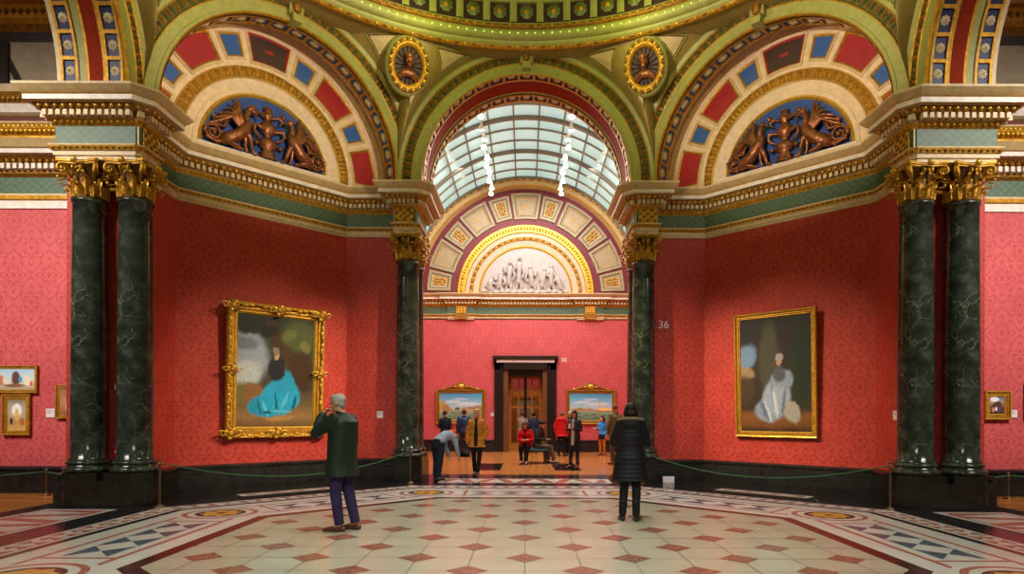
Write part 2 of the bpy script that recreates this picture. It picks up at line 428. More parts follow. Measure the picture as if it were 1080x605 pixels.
entab_left = [(-7.76, 11.6), (-7.76, 10.47), (-6.44, 10.47), (-6.38, 10.53), (-6.38, 10.99), (-6.84, 10.99), P1, P2,
              (-3.03, 15.01), (-3.03, 14.62), (-2.56, 14.62), (-2.50, 14.68), (-2.50, 15.95), (-3.03, 15.95), (-3.03, 16.5)]
n_trim = 0
def trim(mb, **k):
    global n_trim; n_trim += 1
    return struct(mb, 'trim_%d' % n_trim, **k)
def both(fn, *a, **k):
    mb = MB(); fn(mb, *a, **k); trim(mb); trim(mb, mirror=True)
def ent_side(mb):
    entablature(mb, entab_left)
    # gilded panels on the block faces
    for (A, B) in (((-6.375, 10.56), (-6.375, 10.97)), ((-3.01, 14.61), (-2.58, 14.61))):
        d = Vector(B)-Vector(A); L = d.length; d /= L; n = Vector((d.y, -d.x))
        fr = lambda a, b, c, A=A, d=d, n=n: (A[0]+d.x*a+n.x*b, A[1]+d.y*a+n.y*b, c)
        mb.box((0, 0, 5.97), (L, .02, 6.27), 'gold', fr)
        for i in range(5):
            for j in range(4):
                mb.ell((L*(i+.5)/5, .025, 6.0+.3*(j+.35)/4), (L*.08, .02, .03), 'gold_bright' if (i+j) % 2 else 'gold_dark', 6, 4, fr)
    # backing above the pier and entablature soffit
    mb.prism([(-7.74, 10.49), (-6.40, 10.49), (-6.40, 11.02), (-7.74, 11.02)], 5.725, 6.78, 'cream')
    mb.prism([(-3.05, 14.64), (-2.52, 14.64), (-2.52, 15.93), (-3.05, 15.93)], 5.725, 6.78, 'cream')
both(ent_side)

# walls: one solid pier-and-diagonal mass each side of the north arch
mass = [(-7.94, 10.99), (-6.84, 10.99), P1, P2, (-3.03, 15.01), (-3.03, 16.5), (-5.7, 16.5), (-7.94, 12.8)]
mb = MB(); mb.prism(mass, 0, 5.735, 'damask'); struct(mb, 'wall_northwest')
mb = MB(); mb.prism(mass, 0, 5.735, 'damask'); struct(mb, 'wall_northeast', mirror=True)

# skirtings
def skirt(mb, path, h=.52):
    sweep(mb, path, [(.13, 0., 'black_stone'), (.13, h*.62, 'black_stone'), (.09, h*.68, 'black_stone'), (.09, h*.84, 'black_stone'), (.12, h*.87, 'black_stone'),
                     (.11, h*.96, 'black_stone'), (.03, h, 'black_stone'), (-.02, h, 'black_stone'), (-.02, h, 'black_stone')])
sk = [(-7.94, 12.8), (-7.94, 10.99), (-6.84, 10.99), P1, P2, (-3.03, 15.01), (-3.03, 16.5)]
mb = MB(); skirt(mb, sk); struct(mb, 'baseboard_northwest'); struct(mb, 'baseboard_northeast', mirror=True)

# ------------------------------------------------------------------ arches
def arc_pts(r, uc, zc, n, stilt, a0=0., a1=PI):
    pts = []
    if stilt: pts.append((uc+r*math.cos(a0), zc-stilt))
    for i in range(n+1):
        a = a0+(a1-a0)*i/n; pts.append((uc+r*math.cos(a), zc+r*math.sin(a)))
    if stilt: pts.append((uc+r*math.cos(a1), zc-stilt))
    return pts
def revolve(mb, fr, prof, uc, zc, n=48, stilt=0., a0=0., a1=PI):
    """prof: [(r, s, mat of strip starting here)]"""
    for (r0, s0, m), (r1, s1, _) in zip(prof, prof[1:]):
        A = arc_pts(r0, uc, zc, n, stilt, a0, a1); B = arc_pts(r1, uc, zc, n, stilt, a0, a1)
        mb.grid([[fr(x, s0, z) for x, z in A], [fr(x, s1, z) for x, z in B]], m, smooth=True)
def polar(fr, uc, zc):
    """frame of (angle-arc length along t, radial r, s) around an arch"""
    return lambda r, a, s: fr(uc+r*math.cos(a), s, zc+r*math.sin(a))
def leaf_ring(mb, fr, uc, zc, r, wid, s, n, mat, mat2=None, a0=0., a1=PI, depth=.035):
    """a run of carved leaf knobs on a ring"""
    P = polar(fr, uc, zc)
    for i in range(n):
        a = a0+(a1-a0)*(i+.5)/n; da = (a1-a0)/n*.42
        c = P(r, a, s+depth); base = [P(r-wid/2, a-da*.5, s), P(r, a-da, s), P(r+wid/2, a-da*.6, s), P(r+wid/2, a+da*.6, s), P(r, a+da, s), P(r-wid/2, a+da*.5, s)]
        k = len(mb.v); mb.v += [c]+base; mi = mb.mi(mat if (not mat2 or i % 2) else mat2)
        for j in range(6):
            mb.f.append((k, k+1+j, k+1+(j+1) % 6)); mb.m.append(mi); mb.sm.append(False)
def disc(mb, pf, r, a, rad, s, mat, h=.02, seg=10, axis='s'):
    """little rosette: cone of petals. axis s = on a face; axis r = on a soffit"""
    pts = []
    for j in range(seg*2):
        t = PI*j/seg; rr = rad*(1. if j % 2 == 0 else .8)
        if axis == 's': pts.append(pf(r+rr*math.cos(t), a+rr*math.sin(t)/r, s))
        else: pts.append(pf(r, a+rr*math.sin(t)/r, s+rr*math.cos(t)))
    c = pf(r, a, s+h) if axis == 's' else pf(r-h, a, s)
    k = len(mb.v); mb.v += [c]+pts; mi = mb.mi(mat); n = len(pts)
    for j in range(n):
        mb.f.append((k, k+1+j, k+1+(j+1) % n)); mb.m.append(mi); mb.sm.append(False)
def coffers(mb, fr, uc, zc, r, s0, s1, n, a0=0., a1=PI, r1=None, bg='navy'):
    """soffit band of framed blue squares with an ivory rosette; s0 > s1 (front > back)"""
    r1 = r1 if r1 is not None else r; P = polar(fr, uc, zc)
    W = s0-s1; f = .2*W
    R = lambda s: r+(r1-r)*(s0-s)/W
    def strip(sa, sb, h, mat):
        A = arc_pts(R(sa)-h, uc, zc, 60, 0, a0, a1); B = arc_pts(R(sb)-h, uc, zc, 60, 0, a0, a1)
        mb.grid([[fr(x, sa, z) for x, z in A], [fr(x, sb, z) for x, z in B]], mat, True)
    strip(s0, s0-f*.75, .03, 'gold'); strip(s1+f*.75, s1, .03, 'gold')
    strip(s0-f*.75, s0-f*.75-.001, .0, 'gold_dark'); strip(s0-f*.7, s1+f*.7, 0., bg)
    # side walls of the recess
    for ss in (s0-f*.75, s1+f*.75):
        A = arc_pts(R(ss)-.03, uc, zc, 60, 0, a0, a1); B = arc_pts(R(ss), uc, zc, 60, 0, a0, a1)
        mb.grid([[fr(x, ss, z) for x, z in A], [fr(x, ss, z) for x, z in B]], 'gold_dark', True)
    for i in range(n+1):
        a = a0+(a1-a0)*i/n; da = .03/r
        X = [P(R(s)-h, a+d, s) for h in (0., .03) for (s, d) in ((s0-f*.7, -da), (s1+f*.7, -da), (s1+f*.7, da), (s0-f*.7, da))]
        k = len(mb.v); mb.v += X; mi = mb.mi('gold')
        for q_ in ((4, 5, 6, 7), (0, 1, 5, 4), (3, 2, 6, 7)):
            mb.f.append(tuple(k+j for j in q_)); mb.m.append(mi); mb.sm.append(False)
    for i in range(n):
        a = a0+(a1-a0)*(i+.5)/n; sm_ = (s0+s1)/2
        disc(mb, P, R(sm_)-.006, a, W*.29, sm_, 'ivory_rosette', .04, 8, 'r')
        disc(mb, P, R(sm_)-.03, a, W*.10, sm_, 'gold_bright', .03, 5, 'r')

ZC = 5.62+CAMZ
def arch_face(mb, fr, uc, r, s, zc=ZC, stilt=.35, n_leaf=88, bead='gold'):
    revolve(mb, fr, [(r, s, 'gold'), (r+.02, s+.03, 'green_paint'), (r+.07, s+.025, 'green_paint'), (r+.08, s+.01, 'green_paint'), (r+.25, s+.01, 'gold'), (r+.27, s+.03, 'green_leaf'),
                     (r+.29, s+.0, 'green_leaf'), (r+.47, s+.0, 'gold'), (r+.49, s+.03, 'green_paint'), (r+.56, s+.07, 'green_paint'), (r+.62, s+.03, 'olive_field'), (r+.63, s-.25, 'olive_field')], uc, zc, 60, stilt)
    leaf_ring(mb, fr, uc, zc, r+.38, .16, s+.0, n_leaf, 'green_leaf', 'gold_dark', depth=.05)
def keystone(mb, fr, uc, zc, r, s):
    P = polar(fr, uc, zc)
    for (h0, h1, wd, dd, m) in ((r-.02, r+.12, .10, .20, 'green_paint'), (r+.12, r+.55, .15, .14, 'green_paint'), (r+.55, r+.66, .19, .2, 'green_paint')):
        mb.box((uc-wd, s-.1, zc+h0), (uc+wd, s+dd, zc+h1), m, fr)
    mb.ell((uc, s+.17, zc+r+.32), (.10, .07, .17), 'gold_dark', 10, 8, fr)
    for k in (-1, 1):
        mb.ell((uc+k*.10, s+.15, zc+r+.46), (.06, .06, .06), 'gold', 8, 6, fr)
        mb.ell((uc+k*.08, s+.15, zc+r+.12), (.045, .05, .05), 'gold', 8, 6, fr)

# north arch
def north_arch(mb):
    r = 2.45; fr = F_N
    arch_face(mb, fr, 0, r, 0.)
    revolve(mb, fr, [(r, 0, 'gold'), (r-.015, -.05, 'gold'), (r-.015, -.06, 'gold')], 0, ZC, 60, .35)
    coffers(mb, fr, 0, ZC, r, -.04, -.38, 21)
    revolve(mb, fr, [(r, -.38, 'green_paint'), (r, -.46, 'red_soffit'), (r, -.96, 'green_paint'), (r, -1.06, 'green_paint')], 0, ZC, 60, .35)
    coffers(mb, fr, 0, ZC, r, -1.06, -1.40, 21)
    revolve(mb, fr, [(r, -1.40, 'cream'), (r, -1.5, 'cream'), (r+.02, -1.5, 'cream'), (r+.3, -1.5, 'cream')], 0, ZC, 60, .35)
    keystone(mb, fr, 0, ZC, r, 0.)
mb = MB(); ZC += .10; north_arch(mb); ZC -= .10; trim(mb)
# east and west arches
def west_arch(mb):
    r = 2.58; fr = F_W
    arch_face(mb, fr, 0, r, 0., n_leaf=92)
    revolve(mb, fr, [(r, 0, 'gold'), (r-.015, -.03, 'gold')], 0, ZC, 60, .35)
    coffers(mb, fr, 0, ZC, r, -.03, -.33, 20)
    revolve(mb, fr, [(r, -.33, 'gold'), (r-.01, -.38, 'red_soffit'), (r, -.62, 'gold'), (r-.01, -.66, 'green_paint'), (r, -.79, 'green_paint')], 0, ZC, 60, .35)
    coffers(mb, fr, 0, ZC, r, -.79, -1.08, 20)
    revolve(mb, fr, [(r, -1.08, 'cream'), (r, -1.17, 'cream'), (r+.2, -1.17, 'cream')], 0, ZC, 60, .35)
    keystone(mb, fr, 0, ZC, r, 0.)
both(west_arch)
# diagonal arches with panelled tympanum and lunette
def panel(mb, P, r0, r1, a, ha, s, field, frame_m='cream', gold_m='gold', inner=None, rings=3):
    """trapezoid panel between radii, half angle ha (rad), stepped frame and sunk field"""
    def quad_ring(i0, i1, s0, s1, m):
        def pts(inset, s_):
            ra, rb = r0+inset, r1-inset; out = []
            K = 5
            for j in range(K+1):
                t = -1+2*j/K; out.append(P(ra, a+t*(ha-inset/ra), s_))
            for j in range(K+1):
                t = 1-2*j/K; out.append(P(rb, a+t*(ha-inset/rb), s_))
            return out
        A = pts(i0, s0); B = pts(i1, s1)
        mb.grid([A, B], m, False, closed=True)
        return B
    quad_ring(0., .012, s, s+.025, frame_m); quad_ring(.012, .04, s+.025, s+.02, frame_m)
    quad_ring(.04, .055, s+.02, s+.035, 'cream_shaded'); quad_ring(.055, .075, s+.035, s+.02, gold_m)
    B = quad_ring(.075, .09, s+.02, s+.006, gold_m)
    mb.face(B, field)
    if inner:
        c = (r0+r1)/2; mb.face([P(c-.035, a-.09/c, s+.012), P(c-.035, a+.09/c, s+.012), P(c+.035, a+.09/c, s+.012), P(c+.035, a-.09/c, s+.012)], inner)
def diag_arch(mb):
    fr = F_DIAG; P = polar(fr, -.02, ZC-.14); zc = ZC-.14
    # soffit: from the tympanum (s=0, r=2.78) to the front (s=.88, r=2.5)
    ucf = .12; rf = 2.5; sf = .88
    arch_face(mb, fr, ucf, rf, sf, n_leaf=88)
    revolve(mb, fr, [(rf, sf, 'gold'), (rf+.0, sf-.06, 'gold')], ucf, ZC, 60, .35)
    coffers(mb, fr, ucf, ZC, rf, sf-.06, sf-.46, 20, r1=rf+.03, bg='blue')
    revolve(mb, fr, [(rf+.03, sf-.46, 'cream_pink'), (rf+.13, sf-.62, 'cream_pink'), (rf+.28, 0., 'cream_pink'), (rf+.5, 0., 'cream_pink')], ucf, ZC, 60, .35)
    # tympanum
    revolve(mb, fr, [(3.3, -.02, 'cream_pink'), (2.75, .0, 'cream_pink'), (2.70, .03, 'cream_pink'), (2.66, .0, 'cream_pink'), (1.93, .0, 'gold_bright'), (1.90, .05, 'gold_dark'),
                     (1.71, .05, 'gold_bright'), (1.68, .02, 'cream_pink'), (1.66, .0, 'cream_pink'), (1.5, -.04, 'cream_pink'), (1.49, -.02, 'cream_pink'),
                     (1.40, -.04, 'gold_bright'), (1.35, -.0, 'gold_bright'), (1.31, -.05, 'lunette_blue'), (.01, -.06, 'lunette_blue')], -.05, zc, 60, .25)
    leaf_ring(mb, fr, -.05, zc, 1.805, .15, .05, 60, 'gold', 'gold_bright', depth=.05)
    for i, deg in enumerate((12, 51, 90, 129, 168)):
        if deg == 90: panel(mb, P, 2.00, 2.68, math.radians(deg), math.radians(11.2), .0, 'brown_panel', gold_m='red_paint', inner='red_paint')
        else: panel(mb, P, 2.00, 2.68, math.radians(deg), math.radians(11.2), .0, 'red_paint')
    for deg in (31.5, 70.5, 109.5, 148.5):
        panel(mb, P, 2.05, 2.62, math.radians(deg), math.radians(6.1), .0, 'blue')
    # sill under the lunette
    mb.box((-1.6, -.05, zc-.18), (1.6, .10, zc-.02), 'cream_pink', fr); mb.box((-1.5, -.05, zc-.02), (1.5, .06, zc+.03), 'white', fr)
    mb.box((-2.8, -.1, zc-.45), (2.8, .04, zc-.18), 'cream', fr)
    keystone(mb, fr, ucf, ZC, rf, sf)
both(diag_arch)

# pendentives, ring and dome
RING_Z = 8.45+CAMZ
def pend_pt(t, z):
    ro = 3.07
    def half(z, R):
        d = z-ZC
        return R if d <= 0 else (math.sqrt(max(R*R-d*d, .0001)) if d < R else .01)
    k = 0
    p = F_DIAG(max(-2.62, min(2.66, .12+half(z, 3.10))), .88, 0)
    return pend_mix((p[0], p[1]), (-min(half(z, ro), 3.05), 15.0), t, z)
def pend_pt2(t, z):
    d = z-ZC; h = 3.10 if d <= 0 else (math.sqrt(max(3.1**2-d*d, .0001)) if d < 3.1 else .01)
    hw = 3.2 if d <= 0 else (math.sqrt(max(3.2**2-d*d, .0001)) if d < 3.2 else .01)
    p = F_DIAG(max(-2.62, min(2.66, .12-h)), .88, 0)
    return pend_mix((-6.77, YC+min(hw, 3.05)), (p[0], p[1]), t, z)
def pend_mix(a, b, t, z, dr=0.):
    ra, rb = math.dist(a, (0, YC)), math.dist(b, (0, YC))
    ta = math.atan2(a[0], a[1]-YC); tb = math.atan2(b[0], b[1]-YC)
    zz = max(0., min(1., (z-ZC)/(RING_Z-ZC))); g = 7.46-1.0*zz
    th = ta+(tb-ta)*t; r = ra+(rb-ra)*t; r = r+(min(g, r)-r)*math.sin(PI*t)**.8*min(1., zz*4)
    return (r*math.sin(th), YC+r*math.cos(th), z)
def toward(p, d):
    v = Vector((p[0], p[1]-YC)); L = v.length; return (p[0]-v.x/L*d, p[1]-v.y/L*d, p[2]-d*.3)
def pend(mb):
    z0 = ZC-.35
    for fn in (pend_pt, pend_pt2):
        mb.grid([[fn(k/16, z0+(RING_Z+.02-z0)*i/24) for k in range(17)] for i in range(25)], 'olive_field', True)
        for tri in (((.69, 9.86), (.93, 9.93), (.92, 9.50)), ((.10, 9.92), (.32, 9.93), (.07, 9.62)), ((.22, 8.98), (.72, 8.98), (.48, 8.62))):
            if fn is pend_pt2: tri = [(1-t, z) for t, z in tri]
            n = 6; A, B, C_ = tri
            edge = []
            for P_, Q_ in ((A, B), (B, C_), (C_, A)):
                edge += [(P_[0]+(Q_[0]-P_[0])*i/n, P_[1]+(Q_[1]-P_[1])*i/n) for i in range(n)]
            c = ((A[0]+B[0]+C_[0])/3, (A[1]+B[1]+C_[1])/3)
            ring = lambda k, d: [toward(fn(min(1, max(0, c[0]+(t-c[0])*k)), min(RING_Z-.02, c[1]+(z-c[1])*k)), d) for t, z in edge]
            mb.grid([ring(1.28, .0), ring(1.22, .05), ring(1.08, .05), ring(1., .015)], 'green_paint', False, closed=True)
            mb.grid([ring(1., .015), ring(.94, .03), ring(.90, .02)], 'gold_dark', False, closed=True)
            rr = ring(.90, .02); cc = toward(fn(*c), .03)
            for i in range(len(rr)): mb.face([cc, rr[i], rr[(i+1) % len(rr)]], 'cream')
both(pend)
mb = MB()
c = (0, YC, 0)
RZ = RING_Z
mb.lathe([(7.6, RZ), (6.42, RZ)], 'olive_field', c, 128)
mb.lathe([(6.42, RZ-.0), (6.40, RZ-.05), (6.34, RZ-.05), (6.30, RZ+.0)], 'gold', c, 128)
mb.lathe([(6.30, RZ), (6.24, RZ+.03), (6.24, RZ+.08)], 'green_paint', c, 128)
mb.lathe([(6.24, RZ+.08), (6.16, RZ+.08), (6.10, RZ+.14), (6.09, RZ+.24), (6.12, RZ+.26)], 'green_paint', c, 128)
mb.lathe([(6.12, RZ+.26), (6.05, RZ+.28), (6.05, RZ+.34), (6.1, RZ+.36)], 'gold_dark', c, 128)
mb.lathe([(6.1, RZ+.36), (6.14, RZ+.37), (6.14, RZ+.42)], 'green_paint', c, 128)
for k in range(200):
    a = 2*PI*k/200; oct_ell(mb, (6.32*math.sin(a), YC+6.32*math.cos(a), RZ-.02), (.07, .04, .035), 'gold_bright' if k % 2 else 'gold_dark', (math.cos(a), -math.sin(a)))
    oct_ell(mb, (6.05*math.sin(a), YC+6.05*math.cos(a), RZ+.31), (.07, .04, .03), 'gold', (math.cos(a), -math.sin(a)))
    oct_ell(mb, (6.09*math.sin(a), YC+6.09*math.cos(a), RZ+.17), (.018, .018, .018), 'led_green', (math.cos(a), -math.sin(a)))
trim(mb)
# dome shell with coffers
mb = MB()
D0 = RZ+.42; RD = 6.14
def dome_pt(th, ph, dr=0.):
    r = (RD+dr)*math.cos(ph)
    return (r*math.sin(th), YC+r*math.cos(th), D0+(5.2+dr)*math.sin(ph))
levels = [0.0, 0.095, 0.205, .33, .47, .63, .80, .98, 1.16]
for li in range(len(levels)-1):
    p0, p1 = levels[li], levels[li+1]
    n = 64 if li < 6 else 32
    rows = [[dome_pt(2*PI*k/128, p0+(p1-p0)*j/3, .03) for k in range(128)] for j in range(4)]
    mb.grid(rows, 'brown_field', True, closed=True)
    for k in range(n):
        th = 2*PI*(k+.5)/n; hw = .0215*64/n*.6
        mb.grid([[dome_pt(th-hw, p, -.03) for p in (p0, (p0+p1)/2, p1)], [dome_pt(th-hw*.3, p, -.05) for p in (p0, (p0+p1)/2, p1)],
                 [dome_pt(th+hw*.3, p, -.05) for p in (p0, (p0+p1)/2, p1)], [dome_pt(th+hw, p, -.03) for p in (p0, (p0+p1)/2, p1)]], 'green_paint', False)
    rows = [[dome_pt(2*PI*k/128, p, d) for k in range(128)] for p, d in ((p1-.012, .03), (p1-.012, -.05), (p1+.012, -.05), (p1+.012, .03))]
    mb.grid(rows, 'green_paint', False, closed=True)
    if li < 5:
        for k in range(n):
            th = 2*PI*k/n; pm = (p0+p1)/2; h = (p1-p0)*.33
            for (rr, dd, m) in ((1., .0, 'green_rosette'), (.4, -.03, 'gold')):
                pts = [dome_pt(th+.026*rr*math.cos(t)*(1 if j % 2 else .88)/max(math.cos(pm), .3), pm+h*rr*math.sin(t)*(1 if j % 2 else .88), dd) for j, t in enumerate([2*PI*x/16 for x in range(16)])]
                i0 = len(mb.v); mb.v += [dome_pt(th, pm, dd-.05)]+pts; mi = mb.mi(m)
                for j in range(16): mb.f.append((i0, i0+1+j, i0+1+(j+1) % 16)); mb.m.append(mi); mb.sm.append(False)
r_oc = RD*math.cos(levels[-1])
struct(mb, 'ceiling')
mb = MB(); zt = D0+5.2*math.sin(levels[-1])
mb.lathe([(r_oc+.1, zt), (r_oc-.1, zt+.05), (r_oc-.1, zt+.6)], 'green_paint', c, 48)
mb.lathe([(r_oc-.1, zt+.6), (.01, zt+1.1)], 'sky_glass', c, 48)
struct(mb, 'window_2')

# ------------------------------------------------------------------ north room
HW = 5.6; YN = 27.6
def end_wall_panels():
    mb = MB()
    A = (-HW, 16.5); path = [(-HW, 16.5), (-HW, YN), (HW, YN), (HW, 16.5)]
    L = [0]; 
    for a, b in zip(path, path[1:]): L.append(L[-1]+math.dist(a, b))
    for i, nm in enumerate(('wall_north_room_west', None, 'wall_north_room_east')):
        if nm is None: continue
        m2 = MB(); a, b = path[i], path[i+1]
        m2.face([(*a, 0), (*b, 0), (*b, 5.8), (*a, 5.8)], 'damask_pink', uv=[(L[i], 0), (L[i+1], 0), (L[i+1], 5.8), (L[i], 5.8)])
        struct(m2, nm)
    # end wall with a door opening (x -0.95..0.95, z 0..3.55)
    m2 = MB(); u0 = .0
    def wf(x0, x1, z0, z1): m2.face([(x0, YN, z0), (x1, YN, z0), (x1, YN, z1), (x0, YN, z1)], 'damask_pink', uv=[(x0, z0), (x1, z0), (x1, z1), (x0, z1)])
    wf(-HW, -.95, 0, 5.76); wf(.95, HW, 0, 5.76); wf(-.95, .95, 3.55, 5.76)
    struct(m2, 'wall_north')
end_wall_panels()
mb = MB(); skirt(mb, [(-HW, 16.5), (-HW, YN), (-1.33, YN)]); struct(mb, 'baseboard_north_left'); struct(mb, 'baseboard_north_right', mirror=True)
mb = MB()
npath = [(-HW, 16.5), (-HW, YN), (-3.38, YN), (-3.38, YN-.10), (-2.22, YN-.10), (-2.22, YN), (2.22, YN), (2.22, YN-.10), (3.38, YN-.10), (3.38, YN), (HW, YN), (HW, 16.5)]
entablature(mb, npath, s=1.25)
for x in (-2.79, 2.79):
    mb.box((x-.22, YN-.18, 5.75), (x+.22, YN-.10, 6.28), 'gold'); mb.box((x-.26, YN-.2, 5.80), (x+.26, YN-.10, 5.98), 'gold_dark')
    for i in range(3):
        for j in range(3): mb.ell((x-.13+.13*i, YN-.19, 6.04+.09*j), (.05, .03, .035), 'gold_bright', 6, 4)
trim(mb)
# south wall of the north room, above and beside the arch
mb = MB()
m_ = [(2.7, 16.51), ]
A = arc_pts(2.75, 0, ZC, 40, 1.3)
top = []
for x, z in A:
    top.append((x*3.2, min(12.5, 6.0+(z-5.8)*3.)))
mb.grid([[(x, 16.52, z) for x, z in A], [(max(-HW-1, min(HW+1, x)), 16.52, z) for x, z in top]], 'cream', False)
struct(mb, 'wall_north_room_south')
mb = MB(); zc = 5.38+CAMZ
revolve(mb, F_END, [(5.6, .30, 'cream_shaded'), (4.95, .30, 'gold'), (4.90, .34, 'gold'), (4.78, .34, 'cream_shaded'), (4.76, .31, 'cream_shaded'), (4.62, .30, 'gold_bright'), (4.58, .2, 'cream_shaded'), (4.52, .0, 'maroon'),
                    (2.98, .0, 'gold'), (2.94, .08, 'gold_bright'), (2.64, .08, 'gold'), (2.60, .03, 'pale_stone'), (2.44, .03, 'gold'), (2.42, .07, 'gold_dark'),
                    (2.30, .07, 'gold'), (2.28, .03, 'pale_stone'), (2.05, .0, 'gold_bright'), (2.0, .04, 'gold_bright'), (1.95, -.01, 'marble_white'), (.01, -.01, 'marble_white')], 0, zc, 72, 0)
leaf_ring(mb, F_END, 0, zc, 4.83, .11, .34, 90, 'gold_dark', 'gold', depth=.04)
leaf_ring(mb, F_END, 0, zc, 2.79, .16, .08, 64, 'gold', 'gold_bright', depth=.05)
leaf_ring(mb, F_END, 0, zc, 2.36, .10, .07, 52, 'gold_bright', 'gold_dark', depth=.04)
PE = polar(F_END, 0, zc)
def coffer_panel(r0, r1, a, ha, kind):
    def ring(i0, i1, s0, s1, m):
        def pts(ins, s_):
            o = []; ra, rb = r0+ins, r1-ins
            for j in range(4): t = -1+2*j/3; o.append(PE(ra, a+t*(ha-ins/ra), s_))
            for j in range(4): t = 1-2*j/3; o.append(PE(rb, a+t*(ha-ins/rb), s_))
            return o
        A_, B_ = pts(i0, s0), pts(i1, s1); mb.grid([A_, B_], m, False, closed=True); return B_
    ring(0, .02, 0, .06, 'panel_grey'); ring(.02, .11, .06, .06, 'panel_stone'); ring(.11, .17, .06, .03, 'panel_grey'); ring(.17, .20, .03, .03, 'panel_stone')
    B = ring(.20, .23, .03, .005, 'gold' if kind != 'gold' else 'cream'); mb.face(B, 'panel_stone')
    c_ = (r0+r1)/2
    if kind == 'gold':
        for i in range(-2, 3):
            for j in range(-1, 2):
                disc(mb, PE, c_+i*.12, a+j*.12/c_, .06, .03, 'gold_bright' if (i+j) % 2 else 'gold', .05, 4)
    elif kind == 'star':
        for k in range(8):
            t = k*PI/4; d = .2 if k % 2 == 0 else .15
            e = lambda rr, tt: PE(c_+rr*math.cos(tt), a+rr*math.sin(tt)/c_, .02)
            mb.face([e(.02, t-.7), e(d, t), e(.02, t+.7)], 'gold')
for deg, ha, kd in ((90, 9.0, 'star'), (57, 9.0, 'star'), (123, 9.0, 'star'), (24, 9.0, 'plain'), (156, 9.0, 'plain')):
    coffer_panel(3.2, 4.36, math.radians(deg), math.radians(ha), kd)
for deg in (73.7, 106.3, 40.5, 139.5, 7.6, 172.4):
    coffer_panel(3.26, 4.30, math.radians(deg), math.radians(6.3), 'gold')
trim(mb)
# skylight vault
mb = MB(); SR = 4.98
def vault(mb, r, y0, y1, a0, a1, mat, n=24, x=0):
    A = arc_pts(r, 0, zc, n, 0, a0, a1); mb.grid([[(x_, y0, z) for x_, z in A], [(x_, y1, z) for x_, z in A]], mat, True)
aL = math.radians(22)
vault(mb, SR, 16.5, 27.6, aL, PI-aL, 'sky_glass', 32)
win = struct(mb, 'window_1')
mb = MB()
def rib(mb, y, hw, d, mat):
    for (r0, r1) in ((SR-.02, SR-.02-d),):
        A = arc_pts(r0, 0, zc, 40, 0, aL, PI-aL); B = arc_pts(r1, 0, zc, 40, 0, aL, PI-aL)
        mb.grid([[(x, y-hw, z) for x, z in A], [(x, y-hw, z) for x, z in B], [(x, y+hw, z) for x, z in B], [(x, y+hw, z) for x, z in A]], mat, False)
for y in (27.3, 24.55, 21.8, 19.05, 16.7): rib(mb, y, .07, .12, 'glazing_rib')
for y in (26.4, 25.5, 23.65, 22.7, 20.9, 19.95, 18.15, 17.4): rib(mb, y, .025, .06, 'glazing_bar')
da = 10.2
for k in range(-7, 7):
    a = PI/2+math.radians(da*(k+.5)); 
    if a < aL or a > PI-aL: continue
    big = False
    r0, r1 = SR-.01, SR-.07; h = .028/SR
    pts = [((r*math.cos(t)), zc+r*math.sin(t)) for r, t in ((r0, a-h), (r1, a-h), (r1, a+h), (r0, a+h))]
    mb.grid([[(x, 16.5, z) for x, z in pts], [(x, 27.6, z) for x, z in pts]], 'glazing_bar', False, closed=True)
mb.build('window_frame', parent=win)
mb = MB()
vault(mb, SR, 16.5, 27.6, .0, aL, 'cream'); vault(mb, SR, 16.5, 27.6, PI-aL, PI, 'cream')
mb.box((-HW-.1, 16.5, 6.8), (-4.95, 27.6, 6.9), 'cream'); mb.box((4.95, 16.5, 6.8), (HW+.1, 27.6, 6.9), 'cream')
struct(mb, 'ceiling_north')

